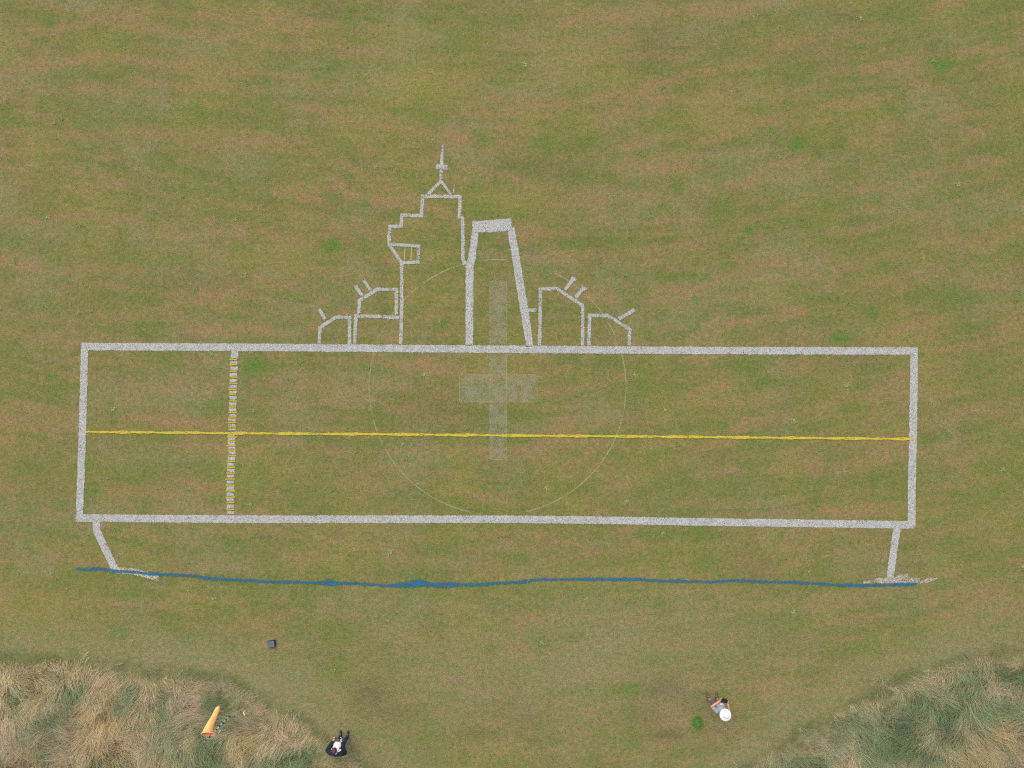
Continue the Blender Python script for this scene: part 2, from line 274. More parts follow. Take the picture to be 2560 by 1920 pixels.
def lawn_color(x, y):
    inside = (np.abs(x) < 22) & (y > -15) & (y < 18)
    c = np.tile(C_BASE, (x.size, 1)); 
    def mix(c, col, f): return c + (col - c) * np.clip(f, 0, 1)[:, None]
    # fanned drying streaks: slightly rising to the right half, falling at the left
    yy = y - 0.0052 * x * x + .35 * (fbm(x * .3, y * .3, 201, 2) - .5)
    s1 = fbm(x * 0.17, yy * 1.25, 3, 5); s2 = fbm(x * 0.30 + 40, yy * 2.6, 23, 5); s6 = fbm(x * 0.45 + 11, yy * 4.2, 303, 4); s7 = fbm(x * 2.6, y * 3.4, 333, 3); s3 = fbm(x * 0.5, y * 0.6, 43, 4); s4 = fbm(x * 1.6, y * 1.9, 63, 3); s5 = fbm(x * .9 + 7, y * 1.1, 83, 3)
    c = mix(c, C_ORANGE, sst(.49, .68, s1) * .60); c = mix(c, C_GREEN, sst(.48, .70, s2) * .60); c = mix(c, C_ORANGE, sst(.53, .72, s6) * .45); c = mix(c, C_GREEN * .94, sst(.47, .28, s6) * .60)
    c = mix(c, C_GREEN, sst(.53, .75, s7) * .45); c = mix(c, C_GREY, sst(.45, .2, s7) * .35)
    c = mix(c, C_GREY, sst(.5, .75, s3) * .40); c = mix(c, C_YEL, sst(.52, .25, s3) * .35)
    c = mix(c, C_GREEN, sst(.56, .80, s4) * .55); c = mix(c, C_ORANGE, sst(.56, .80, s5) * .30); c = mix(c, C_DARK, sst(.40, .15, s4) * .25)
    c = mix(c, C_GREY, blob_field(x, y, GY) * .8); c = mix(c, C_YEL, blob_field(x, y, YE) * .8)
    c = mix(c, C_DARK, blob_field(x, y, DK) * .65)
    c = mix(c, C_ORANGE, streak_field(x, y, OR) * .62)
    g = blob_field(x, y, GR) * (.65 + .7 * fbm(x * 3, y * 3, 131, 3)); c = mix(c, C_GREEN, g * .72); c = mix(c, C_LUSH, (g - .72) * 1.1)
    l, r = tall(x, y); t = np.maximum(l, r)
    # worn dry margin in front of the banks, pale thatch beneath them, dark green rim along their edge
    c = mix(c, C_GREY, sst(-2.4, -.2, t) * .55)
    c = mix(c, alb(166, 152, 114), sst(-.25, .25, t) * .85)
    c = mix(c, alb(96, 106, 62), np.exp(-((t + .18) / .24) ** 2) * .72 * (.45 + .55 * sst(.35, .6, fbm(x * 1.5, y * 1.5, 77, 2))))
    return np.clip(c, .005, .9)

# ground sheet
fx = np.concatenate([-np.geomspace(25, 900, 14)[::-1], np.arange(-24.5, 24.51, .11), np.geomspace(25, 900, 14)])
fy = np.concatenate([-np.geomspace(19, 900, 14)[::-1], np.arange(-18.5, 20.51, .11), np.geomspace(21, 900, 14)])
GX, GY_ = np.meshgrid(fx, fy); nx, ny = len(fx), len(fy)
gv = np.zeros((nx * ny, 3)); gv[:, 0] = GX.ravel(); gv[:, 1] = GY_.ravel()
I = np.arange(nx * ny).reshape(ny, nx)
gf = np.stack([I[:-1, :-1], I[:-1, 1:], I[1:, 1:], I[1:, :-1]], -1).reshape(-1, 4)
def fast_mesh(name, verts, quads, cols=None):
    me = bpy.data.meshes.new(name); nv, nf = len(verts), len(quads); k = quads.shape[1]
    me.vertices.add(nv); me.vertices.foreach_set('co', verts.astype(np.float32).ravel())
    me.loops.add(nf * k); me.loops.foreach_set('vertex_index', quads.astype(np.int32).ravel())
    me.polygons.add(nf); me.polygons.foreach_set('loop_start', (np.arange(nf) * k).astype(np.int32))
    me.update(calc_edges=True)
    if cols is not None:
        a = me.attributes.new('col', 'FLOAT_COLOR', 'POINT'); cc = np.ones((nv, 4), np.float32); cc[:, :3] = cols
        a.data.foreach_set('color', cc.ravel())
    return me
ground = link_mesh('ground', fast_mesh('ground', gv, gf, lawn_color(gv[:, 0], gv[:, 1])), attr_mat('mown_turf'))
tag(ground, kind='structure')

# ------------------------------------------------------------------ painted drawing on the grass
M_WHITE = paint_mat('white_ground_paint', alb(220, 222, 214), .88, tint=(.34, .34, .31), wear=1.25, wscale=3.2)
M_WHITE_THIN = paint_mat('thin_white_ground_paint', alb(216, 219, 209), .78, tint=(.40, .39, .35), wear=1.2, wscale=3.2)
M_SMUDGE = paint_mat('scuffed_white_ground_paint', alb(222, 218, 206), .58, tint=(.6, .55, .45))
M_YEL = paint_mat('yellow_ground_paint', alb(234, 216, 76), .84, tint=(.7, .68, .7), wear=1.3)
M_YEL_BAR = paint_mat('yellow_bar_paint', alb(224, 196, 66), 1.0, tint=(.75, .72, .75))
M_BLUE = paint_mat('blue_ground_paint', alb(66, 128, 156), .70, tint=(.5, .66, .7), wear=1.4)
M_FAINT = paint_mat('faded_white_ground_paint', alb(206, 203, 170), .66, smooth_alpha=.42, tint=(.6, .62, .54), wear=2.3, wscale=2.8)
M_FAINT_EDGE = paint_mat('faded_edge_line_paint', alb(222, 210, 164), .80, smooth_alpha=.42, wear=2.2, tint=(.8, .8, .8))
M_CREAM = paint_mat('cream_ground_paint', alb(205, 192, 140), .95, tint=(.8, .8, .8))
def ribbon(name, pts, w, z, mat, parent=None, rag=.6, step=4.0, closed=False, wob=0.0, seed=1):
    """paint stroke along photo points; w = width (photo px) or one per point"""
    r = random.Random(seed * 977 + len(pts)); ws = w if isinstance(w, (list, tuple)) else [w] * len(pts)
    P2 = [Vector(p) for p in pts]; n = len(P2); rows = []
    def mitre(i):
        a = P2[i - 1] if (i > 0 or closed) else None; b = P2[(i + 1) % n] if (i < n - 1 or closed) else None
        d1 = (P2[i] - a).normalized() if a is not None else (b - P2[i]).normalized()
        d2 = (b - P2[i]).normalized() if b is not None else d1
        n1 = Vector((-d1.y, d1.x)); n2 = Vector((-d2.y, d2.x)); m = (n1 + n2)
        if m.length < .2: m = n1.copy()
        m.normalize(); return m / max(.5, m.dot(n1))
    ms = [mitre(i) for i in range(n)]
    segs = [(i, (i + 1) % n) for i in range(n if closed else n - 1)]
    ph = [r.uniform(0, 6.28) for _ in range(4)]; s_acc = 0.0
    for k, (i, j) in enumerate(segs):
        L = (P2[j] - P2[i]).length; c = max(1, int(L / step))
        for q in range(c + (1 if (k == len(segs) - 1 and not closed) else 0)):
            t = q / c; s = s_acc + t * L
            c0 = P2[i].lerp(P2[j], t); m = ms[i].lerp(ms[j], t); ww = (ws[i] * (1 - t) + ws[j] * t + .8) * .5
            off = wob * (math.sin(s * .045 + ph[0]) * .6 + math.sin(s * .11 + ph[1]) * .4 + math.sin(s * .27 + ph[2]) * .3)
            jl, jr = r.uniform(-rag, rag) + .35 * rag * math.sin(s * .12 + ph[2]), r.uniform(-rag, rag) + .35 * rag * math.sin(s * .1 + ph[3])
            end = (not closed) and ((k == 0 and q == 0) or (k == len(segs) - 1 and q == c))
            inner = max(ww * .62, ww - 1.6)
            rows.append(([c0 + m * (ww + jl + off), c0 + m * (inner + off), c0 - m * (inner - off), c0 - m * (ww + jr - off)], end))
        s_acc += L
    vs, ed = [], []
    for row, end in rows:
        for q, p in enumerate(row):
            x, y = P(p.x, p.y); vs.append((x, y, z)); ed.append(0.0 if (q in (0, 3) or end) else 1.0)
    nr = len(rows); fs = []
    for a in range(nr if closed else nr - 1):
        b = (a + 1) % nr
        for q in range(3): fs.append((a * 4 + q, a * 4 + q + 1, b * 4 + q + 1, b * 4 + q))
    o = mesh_from(name, vs, fs, mat, parent)
    at = o.data.attributes.new('edge', 'FLOAT', 'POINT'); at.data.foreach_set('value', ed)
    return o
def patch(name, poly, z, mat, parent=None, rag=1.2, seed=3):
    """ragged filled patch"""
    r = random.Random(seed); pts = []
    for (ax, ay), (bx, by) in zip(poly, poly[1:] + poly[:1]):
        n = max(1, int(math.hypot(bx - ax, by - ay) / 4))
        for q in range(n): pts.append((ax + (bx - ax) * q / n + r.uniform(-rag, rag), ay + (by - ay) * q / n + r.uniform(-rag, rag)))
    cx = sum(p[0] for p in pts) / len(pts); cy = sum(p[1] for p in pts) / len(pts)
    vs = [(*P(*p), z) for p in pts] + [(*P(p[0] + (cx - p[0]) * .08, p[1] + (cy - p[1]) * .3), z) for p in pts]; n = len(pts)
    fs = [(i, (i + 1) % n, n + (i + 1) % n, n + i) for i in range(n)] + [tuple(range(n, 2 * n))]
    o = mesh_from(name, vs, fs, mat, parent)
    at = o.data.attributes.new('edge', 'FLOAT', 'POINT'); at.data.foreach_set('value', [0.0] * n + [1.0] * n)
    return o
def drawing(name, px, py, label, group=None, cat='painted drawing'):
    x, y = P(px, py); e = empty(name, (x, y, 0)); tag(e, label, cat, group); return e
def adopt(root):
    for c in root.children: c.matrix_parent_inverse = Matrix.Translation(-Vector(root.location))
    for c in root.children:
        for g in c.children: pass

Z1, Z2, Z3, Z4, Z5 = .010, .014, .018, .022, .026
# the faded cross and circle of an older drawing
e = drawing('faded_cross', 1246, 970, 'faded pale cross painted upright in the middle of the lawn, barely whiter than the turf')
ribbon('upright', [(1245.5, 700), (1246, 861)], 41.5, .004, M_FAINT, e, seed=2); 
ribbon('upright', [(1246, 883), (1246, 936)], 41.5, .004, M_FAINT, e, seed=3)
ribbon('upright', [(1246, 1006), (1246, 1149)], 41.5, .004, M_FAINT, e, seed=4)
ribbon('crossbar', [(1149, 971), (1343, 971)], 70, .004, M_FAINT, e, seed=5)
for k, L in enumerate([[(1149,937),(1343,937)], [(1149,1005),(1343,1005)], [(1149.5,937),(1149.5,1005)], [(1343,937),(1343,1005)], [(1225,883),(1225,1149)], [(1266,883),(1266,1149)],
                       [(1225,700),(1225,862)], [(1267,700),(1267,862)], [(1225,1149),(1266,1149)]]):
    ribbon('border_line', L, 1.2, .0065 + .0004 * k, M_FAINT_EDGE, e, rag=.4, seed=20 + k)
adopt(e)
def arc(a0, a1):
    n = max(3, int(abs(a1 - a0) / 4)); return [(1244 + 321 * math.cos(rad(a0 + (a1 - a0) * k / n)), 968 + 319 * math.sin(rad(a0 + (a1 - a0) * k / n))) for k in range(n + 1)]
e = drawing('faded_circle', 1244, 968, 'thin pale circle line, faint and broken, ringing the faded cross on the lawn')
for k, (a0, a1, w) in enumerate([(-18, 78, 2.6), (102, 152, 2.4), (152, 166, 1.6), (166, 198, 2.2), (-157, -128, 1.8), (-126, -103, 3.0), (-98, -86, 2.4), (-62, -49, 2.4), (-47, -22, 1.8)]):
    ribbon('arc_line', arc(a0, a1), w, .0072, M_FAINT_EDGE, e, rag=.5, step=6, seed=40 + k)
adopt(e)

# long rectangle
e = drawing('rectangle_outline', 1244, 1090, 'huge white painted rectangle outline with broad borders lying across the lawn')
ribbon('side_line', [(205, 866.3), (640, 868.5), (1240, 873), (1706, 876), (2293, 877.7)], 18.6, Z1, M_WHITE, e, seed=51)
ribbon('side_line', [(192, 1295), (640, 1298), (1280, 1298), (1511, 1300.5), (1743, 1304.5), (2286, 1312.3)], 19, Z1, M_WHITE, e, seed=52)
ribbon('side_line', [(212, 857), (210, 950), (207, 1060), (203, 1178), (199.6, 1270), (199.2, 1304.5)], 18.4, Z1 + .0015, M_WHITE, e, seed=53)
ribbon('side_line', [(2285.3, 868.5), (2284, 960), (2282, 1103), (2279, 1220), (2278.6, 1318)], 19.4, Z1 + .0015, M_WHITE, e, seed=54)
adopt(e)
# banded divider
e = drawing('striped_divider', 581, 1080, 'upright white band cut by short yellow bars near the left end of the rectangle')
BL = [(130,275,352),(320,375,338),(422,492,340),(540,605,330),(655,717,330),(768,830,328),(878,930,325),(975,1048,320),(1098,1163,318),(1208,1272,315),(1315,1355,315),(1405,1455,302),(1505,1545,302),(1585,1632,300)]
YB = [(295,260,405),(393,258,400),(512,260,400),(622,262,410),(741,252,405),(855,242,400),(943,244,382),(1073,245,400),(1187,243,386),(1288,240,395),(1378,240,388),(1478,232,385),(1562,230,385)]
BL2 = [(35,80,280),(105,150,280),(180,230,280),(262,308,283),(342,402,288),(440,512,282),(550,615,272),(658,722,270),(765,822,263),(870,930,260),(975,1045,260),(1088,1155,259),(1190,1258,257),(1300,1380,258),(1415,1480,261)]
YB2 = [(90,205,380),(165,205,360),(243,205,372),(328,207,372),(420,212,370),(527,182,345),(632,200,352),(740,185,350),(845,172,340),(955,178,340),(1060,178,348),(1175,175,345),(1273,180,335),(1392,180,330)]
for src, ox, oy, sc, wd in ((BL, 540, 860, 7.54, 137), (BL2, 540, 1080, 7.21, 128)):
    for k, (a, b, cx) in enumerate(src):
        x = ox + cx / sc; ribbon('white_block', [(x, oy + a / sc), (x, oy + b / sc)], wd / sc, Z1, M_WHITE, e, rag=.35, step=2, seed=60 + k)
for src, ox, oy, sc in ((YB, 540, 860, 7.54), (YB2, 540, 1080, 7.21)):
    for k, (y, a, b) in enumerate(src):
        ty = random.uniform(-.7, .7)
        ribbon('yellow_bar', [(ox + a / sc, oy + y / sc + ty), (ox + (a + b) / 2 / sc, oy + y / sc + random.uniform(-.3, .5)), (ox + b / sc, oy + y / sc - ty)], 2.6, Z4, M_YEL_BAR, e, rag=.2, step=2, seed=90 + k)
adopt(e)
# yellow centre line, three wandering passes
yl = [(214, 1079.5), (640, 1083.5), (1000, 1086), (1240, 1088.5), (1706, 1092), (2000, 1095), (2283, 1097.5)]
e = drawing('yellow_line', 1240, 1088, 'long thin yellow painted line running straight across the middle of the rectangle', cat='painted line')
ribbon('strand', [(x, y - 1.5) for x, y in yl], 2.3, Z4, M_YEL, e, rag=.4, wob=1.1, seed=131)
ribbon('strand', [(x, y + 1.5) for x, y in yl], 2.3, Z4 + .003, M_YEL, e, rag=.4, wob=1.1, seed=132)
ribbon('strand', yl, 1.8, Z4 + .006, M_YEL, e, rag=.3, wob=1.7, seed=133)
adopt(e)
# blue waterline
bl = [(188,1422,6),(200,1423,7.5),(222,1424,7.5),(232,1421,8),(265,1423.5,9),(290.7,1427.7,8),(343,1430,8.5),(362,1434,7.5),(380,1434,10),(408,1435,8),(489,1440,8.5),(515,1444.6,9),(571,1448,8),(668,1453.7,8),
      (782,1457,7.5),(800,1457,9),(812,1456,14),(826,1456.5,16),(838,1458,11),(850,1458,7.5),(896,1458.5,7.5),(900,1459,7.5),(965,1463.5,6.5),(998,1462.5,11),(1030,1459,19),(1045,1458,17),(1060.6,1458,16),(1078,1461.4,12),(1106,1462.5,17),(1134,1461,14),
      (1156,1462,10),(1191,1461.4,9),(1247,1457,8),(1301,1455,9),(1334,1450,8),(1377,1448,7),(1427,1447.5,8),(1521,1447.5,8.5),(1600,1448,8),(1626,1450.6,8),(1695,1452,8.5),(1775,1454.4,7),(1831,1450.6,8),(1901,1454,7.5),
      (1996,1455.5,8),(2040,1458.6,8),(2100,1462.4,8),(2154,1463,8.5),(2208,1462.4,8),(2262,1461,8.5),(2294,1459.7,8)]
e = ribbon('blue_line', [(a, b) for a, b, c in bl], [c - .6 for a, b, c in bl], Z5, M_BLUE, None, rag=1.3, wob=.35, seed=141)
tag(e, 'wavy dark blue painted line along the lawn below the white rectangle', 'painted line')
# bent leg and slanted leg
e = ribbon('painted_stroke', [(241.2, 1300), (242.5, 1327), (266, 1377), (289.5, 1425)], [18, 18.5, 18.5, 19], Z2, M_WHITE, None, seed=151)
tag(e, 'bent white painted stroke between the lower left corner of the rectangle and the blue line', 'painted line', 'legs under the rectangle')
e = ribbon('painted_stroke', [(2243, 1316), (2233, 1380), (2224.5, 1447)], [18.5, 18.5, 17.5], Z2, M_WHITE, None, seed=152)
tag(e, 'straight slanting white painted stroke below the lower right corner of the rectangle', 'painted line', 'legs under the rectangle')
# scuffs
s7 = lambda L: [(2100 + a / 7.373, 1400 + b / 7.373) for a, b in L]
e = patch('white_scuff', s7([(400,440),(390,385),(560,372),(640,325),(850,312),(1000,330),(1040,270),(1100,262),(1240,250),(1260,305),(1470,315),(1480,380),(1440,430)]), Z3, M_SMUDGE, seed=5)
tag(e, 'scuffed patchy white paint where the right leg meets the blue line', 'paint scuff')
e = patch('white_scuff', s7([(1465,445),(1470,395),(1600,325),(1815,315),(1815,352),(1690,385),(1560,435)]), Z3, M_SMUDGE, seed=6)
tag(e, 'short faint white paint smear just past the right end of the blue line', 'paint scuff')
e = patch('white_scuff', [(268,1424),(296,1416),(326,1418),(356,1424),(380,1434),(398,1440),(397,1452),(386,1452),(362,1444),(330,1436),(290,1433),(270,1430)], Z3, paint_mat('light_scuff_paint', alb(222, 218, 200), .66, tint=(.7,.65,.5)), seed=7)
tag(e, 'thin whitish paint scuff around the blue line at the foot of the bent left leg', 'paint scuff')
# stepped tower with mast
e = drawing('stepped_tower', 1080, 650, 'white painted outline of a stepped tower topped by a pointed mast, left of the trapezium')
ribbon('outline', [(1001.5, 862), (1004.5, 780), (1004.5, 657), (974, 613), (972.5, 596), (975, 566), (1003, 566.5), (1005, 538), (1054, 539.5), (1057, 490.5), (1150, 492), (1148.5, 543), (1156.5, 545.5), (1157.3, 590), (1157, 645), (1161, 657), (1170, 657)], 9.0, Z2, M_WHITE_THIN, e, rag=.4, seed=161)
w = ribbon('window_box', [(974, 611), (1047, 615.5), (1045.5, 656), (1005, 656.5)], 8.2, Z3, M_WHITE_THIN, e, rag=.4, seed=162)
ribbon('window_bar', [(1012.4, 619), (1011.8, 651)], 1.8, Z3, M_CREAM, w, rag=.2, seed=163)
ribbon('window_bar', [(1028.7, 619), (1027.8, 651)], 1.8, Z3, M_CREAM, w, rag=.2, seed=164)
ribbon('mast_stay', [(1069, 487.5), (1101, 455)], 8.0, Z3 + .001, M_WHITE_THIN, e, rag=.4, seed=165)
ribbon('mast_stay', [(1127.5, 487.5), (1103, 452)], 6.5, Z3, M_WHITE_THIN, e, rag=.4, seed=166)
ribbon('mast', [(1102, 459), (1103, 427), (1104, 409), (1105.5, 383), (1108, 360)], [8, 8, 9.5, 6.5, 1.6], Z2, M_WHITE_THIN, e, rag=.3, seed=167)
ribbon('mast_crossbar', [(1088.5, 417), (1121, 419.5)], 13, Z3, M_WHITE_THIN, e, rag=.9, seed=168)
ribbon('spike', [(1134, 486), (1135.8, 461)], [4, 1.5], Z3, M_WHITE_THIN, e, rag=.2, seed=169)
adopt(e)
# trapezium
e = drawing('trapezium_frame', 1240, 700, 'broad white painted trapezium, tall and open at the foot, standing on the rectangle')
ribbon('top_band', [(1181, 567.5), (1232, 565), (1279.5, 561.5)], [28, 30, 31], Z1 + .0015, M_WHITE, e, seed=171)
ribbon('side_band', [(1189, 574), (1184, 615), (1179, 650), (1174, 668), (1173.6, 760), (1173.6, 864)], [17, 18, 19, 19.5, 19.5, 19], Z1, M_WHITE, e, seed=172)
ribbon('side_band', [(1277, 569), (1289, 640), (1301, 715), (1312, 780), (1324.5, 866.8)], [18, 19, 20, 20.5, 18], Z1, M_WHITE, e, seed=173)
ribbon('peg', [(1316, 775.5), (1342, 775.5)], 8.8, Z2, M_WHITE_THIN, e, rag=.4, seed=174)
adopt(e)
# house shapes
G = 'painted house outlines beside the tower'
e = drawing('house_outline', 838, 820, 'small white painted house outline with one slanting chimney, leftmost above the rectangle', G)
ribbon('outline', [(798.5, 861), (800, 819), (840, 793), (874.5, 794), (874, 861)], 8.8, Z2, M_WHITE_THIN, e, rag=.4, seed=181)
ribbon('chimney', [(815, 800), (795.8, 771)], 9, Z3, M_WHITE_THIN, e, rag=.4, seed=182); adopt(e)
e = drawing('house_outline', 945, 790, 'white painted house outline with a floor line and two chimneys leaning left, against the tower', G)
ribbon('outline', [(897, 787), (899, 751.5), (944, 723), (991.5, 724), (990.5, 788)], 8.8, Z2, M_WHITE_THIN, e, rag=.4, seed=183)
ribbon('floor_line', [(887.5, 861), (888.5, 820), (889.5, 790), (945, 791), (1000, 794.5)], 8.8, Z3, M_WHITE_THIN, e, rag=.4, seed=184)
ribbon('chimney', [(906.5, 741), (887.5, 713)], [8.5, 10.5], Z3, M_WHITE_THIN, e, rag=.5, seed=185)
ribbon('chimney', [(928, 727), (913, 706), (908.5, 699)], [8, 8, 12], Z3, M_WHITE_THIN, e, rag=.5, seed=186); adopt(e)
e = drawing('house_outline', 1405, 790, 'white painted house outline with two flared chimneys leaning right, right of the trapezium', G)
ribbon('outline', [(1348.5, 865), (1350.5, 790), (1350.5, 723), (1392, 721.5), (1456, 763.5), (1457, 800), (1456, 866)], 8.8, Z2, M_WHITE_THIN, e, rag=.4, seed=187)
ribbon('chimney', [(1410.5, 727), (1430, 701), (1437, 693)], [8.5, 9.5, 18], Z3, M_WHITE_THIN, e, rag=.5, seed=188)
ribbon('chimney', [(1437.5, 746), (1454, 726), (1461.5, 716)], [8.5, 9.5, 19], Z3, M_WHITE_THIN, e, rag=.5, seed=189); adopt(e)
e = drawing('house_outline', 1522, 825, 'small white painted house outline with one chimney leaning right, rightmost above the rectangle', G)
ribbon('outline', [(1471.5, 866), (1474, 788.5), (1518.5, 789), (1574, 823.5), (1573, 866)], 8.8, Z2, M_WHITE_THIN, e, rag=.4, seed=190)
ribbon('chimney', [(1545, 798.5), (1586.8, 774)], 9.2, Z3, M_WHITE_THIN, e, rag=.4, seed=191); adopt(e)

# ------------------------------------------------------------------ tall grass banks
LG_GREEN = [(9,180,620,90,110,1.),(9,900,560,170,90,1.),(9,700,1000,170,90,.9),(9,400,950,150,110,.9),(9,1500,640,140,120,.9),(9,1600,900,120,70,.9),(9,1950,800,180,140,.8),(9,2050,1230,90,60,.9),(9,80,1300,90,150,.6),(9,650,1220,180,120,.6),
 (9,1670,1370,80,80,.7),(9,2150,380,250,60,.9),(9,1850,1100,200,100,.5),(10,600,330,140,80,1.2),(10,560,520,110,120,.8),(10,350,930,220,170,.9),(10,470,760,130,90,.9),(10,1480,960,330,110,1.3),(10,1250,1050,150,80,.9),(10,850,560,200,80,.5),(10,1750,920,150,80,.9),
 (11,1250,700,210,120,1.2),(11,1460,460,110,60,1.),(11,1660,520,110,90,1.1),(11,1800,330,140,90,.6),(11,2150,230,110,60,.9),(11,800,650,120,60,.8),(11,600,890,150,60,.9),(11,1100,860,120,60,.8),(11,1930,480,160,90,.9),(11,2170,560,90,90,.7),(11,1500,800,160,60,.6),(11,250,910,90,30,.8),(11,1900,800,200,80,.3)]
LG_SOIL = [(10,1650,1080,110,60,1.),(11,1710,460,38,36,1.1),(11,1440,610,36,34,1.1),(11,1450,740,36,60,1.1),(11,1960,390,40,36,1.),(11,2010,410,30,30,1.),(11,2190,350,36,70,1.1),(11,1090,910,46,24,1.1),(11,1190,590,60,40,.7),(9,1180,1320,110,60,.7),(9,1540,1110,60,30,.5)]
LG_GOLD = [(9,1330,650,130,90,1.),(9,1250,830,180,90,.9),(9,430,560,110,60,.6),(9,1320,1350,90,120,.7),(9,1760,800,150,90,.7),(10,880,760,170,80,.8),(11,1750,820,110,130,.8),(11,1900,660,160,60,.5),(10,1900,1080,90,40,.6),(9,1120,1180,120,90,.6)]
def grass_bank(name, which, x0, x1, y0, y1, dens, seed, label):
    r = np.random.default_rng(seed); A = (x1 - x0) * (y1 - y0)
    nc = int(A * 26); cx = r.uniform(x0, x1, nc); cy = r.uniform(y0, y1, nc)
    d = tall(cx, cy)[which]
    keep = (d > -.12) | ((d > -.45) & (r.random(nc) < .12)); cx, cy, d = cx[keep], cy[keep], d[keep]; nc = len(cx)
    per = np.maximum(4, (dens / 26 * (.35 + 1.0 * sst(-.1, .9, d))).astype(int)); tot = per.sum(); ci = np.repeat(np.arange(nc), per)
    soil_c = blob_field(cx, cy, LG_SOIL)
    # each clump: its own lean, height and ripeness, swept by a slow swirl
    sw = (fbm(cx * .55, cy * .55, seed + 5, 3) - .5) * 9.0 + (-1.9 if which == 0 else -1.1)
    ang_c = sw + r.normal(0, .30, nc); h_c = (.15 + .30 * sst(-.1, 1.1, d)) * r.uniform(.7, 1.25, nc)
    hue_c = r.normal(0, .20, nc); val_c = r.uniform(.80, 1.18, nc)
    keepb = r.random(tot) > np.clip(soil_c, 0, 1)[ci] * .93; ci = ci[keepb]; tot = len(ci)
    bx = cx[ci] + r.normal(0, .11, tot); by = cy[ci] + r.normal(0, .10, tot)
    ang = ang_c[ci] + r.normal(0, .24, tot); ln = h_c[ci] * r.uniform(.9, 1.7, tot); tilt = np.clip(r.normal(1.34, .18, tot), .5, 1.55)
    stray = r.random(tot) < .03; ang = np.where(stray, r.uniform(0, 6.28, tot), ang); ln = np.where(stray, ln * 1.35, ln)
    g = blob_field(bx, by, LG_GREEN) * (.6 + .8 * fbm(bx * 3, by * 3, 7, 2)); g = np.maximum(g * np.where(bx > -11.5, 1.0, .78), sst(.58, .78, fbm(bx * 1.3, by * 1.3, seed + 31, 3)) * .5)
    g = np.clip(g + hue_c[ci] + r.normal(0, .10, tot), 0, 1.1); gold = blob_field(bx, by, LG_GOLD)
    straw = alb(255, 236, 190); strawp = alb(252, 230, 192); gcol = alb(170, 192, 142); ggrey = alb(206, 208, 166); gol = alb(248, 214, 146)
    base = straw + (strawp - straw) * sst(.4, .65, fbm(bx * .7 + 9, by * .7, 55, 2))[:, None]
    base = base + (gol - base) * np.clip(gold * .8, 0, 1)[:, None]
    if which == 1: g = np.clip(g + .07 + .25 * np.exp(-(tall(bx, by)[1] / .8) ** 2), 0, 1.1)
    col = base + (ggrey - base) * np.clip(g * 1.6, 0, 1)[:, None]; col = col + (gcol - col) * np.clip(g * 1.7 - .6, 0, 1)[:, None]
    col *= (r.uniform(.80, 1.16, tot) * val_c[ci])[:, None]; col = np.minimum(col, .82)
    w = r.uniform(.004, .0085, tot)
    S = 3; V = np.zeros((tot, 2 * (S + 1), 3)); C = np.zeros((tot, 2 * (S + 1), 3))
    wa = ang + np.pi / 2 + r.normal(0, .3, tot); px, py = np.cos(wa), np.sin(wa)
    X, Y, Z = bx.copy(), by.copy(), np.zeros(tot)
    for k in range(S + 1):
        f = k / S; ww = w * (1 - .85 * f ** 2)
        V[:, 2 * k, 0] = X - px * ww; V[:, 2 * k, 1] = Y - py * ww; V[:, 2 * k, 2] = Z
        V[:, 2 * k + 1, 0] = X + px * ww; V[:, 2 * k + 1, 1] = Y + py * ww; V[:, 2 * k + 1, 2] = Z
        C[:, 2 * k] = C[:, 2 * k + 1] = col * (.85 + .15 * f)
        tl = np.minimum(1.62, tilt * (.45 + .8 * f)); sl = ln / S
        X = X + np.cos(ang) * np.sin(tl) * sl; Y = Y + np.sin(ang) * np.sin(tl) * sl; Z = np.maximum(.004, Z + np.cos(tl) * sl)
    V = V.reshape(-1, 3); C = C.reshape(-1, 3); b0 = (np.arange(tot) * 2 * (S + 1))[:, None]
    q = np.concatenate([b0 + np.array([[2 * k, 2 * k + 1, 2 * k + 3, 2 * k + 2]]) for k in range(S)], 0)
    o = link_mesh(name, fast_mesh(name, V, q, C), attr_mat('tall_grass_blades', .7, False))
    tag(o, label, 'long grass', kind='stuff'); print(name, tot); return o
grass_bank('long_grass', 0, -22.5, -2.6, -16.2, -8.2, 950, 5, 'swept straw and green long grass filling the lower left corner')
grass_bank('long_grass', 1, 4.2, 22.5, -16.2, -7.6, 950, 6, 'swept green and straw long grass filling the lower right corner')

# ------------------------------------------------------------------ weeds scattered over the lawn
def weed_mesh(seed, lush=False):
    r = random.Random(seed); bm = bmesh.new()
    for k in range(r.randint(18, 28)):
        a = r.uniform(0, 6.28); L = r.uniform(.025, .06); ox, oy = r.gauss(0, .045), r.gauss(0, .045); w = L * .26
        dx, dy = math.cos(a), math.sin(a); z = .016
        pts = [(0, 0, z), (L * .35, w, z + L * .05), (L * .75, w * .8, z + L * .10), (L, 0, z + L * .08), (L * .75, -w * .8, z + L * .10), (L * .35, -w, z + L * .05)]
        vs = [bm.verts.new((ox + x * dx - y * dy, oy + x * dy + y * dx, zz + k * .0006)) for x, y, zz in pts]
        c = bm.verts.new((ox + L * .5 * dx, oy + L * .5 * dy, z + L * .09 + k * .0006))
        for i in range(6): bm.faces.new((vs[i], vs[(i + 1) % 6], c))
    allv = list(bm.verts); hub = bm.verts.new((0, 0, .012))
    for k in range(0, len(allv), 7): bm.faces.new((hub, allv[k], allv[k + 1]))
    me = bpy.data.meshes.new('weed'); bm.to_mesh(me); bm.free(); return me
M_WEED = [plain('weed_leaf_green', alb(130, 160, 88), .8, .12), plain('weed_leaf_blue_green', alb(130, 160, 92), .8, .12), plain('weed_leaf_pale', alb(160, 178, 116), .8, .12)]
WMS = []
for k in range(9):
    me = weed_mesh(100 + k); me.materials.append(M_WEED[k % 3]); WMS.append(me)
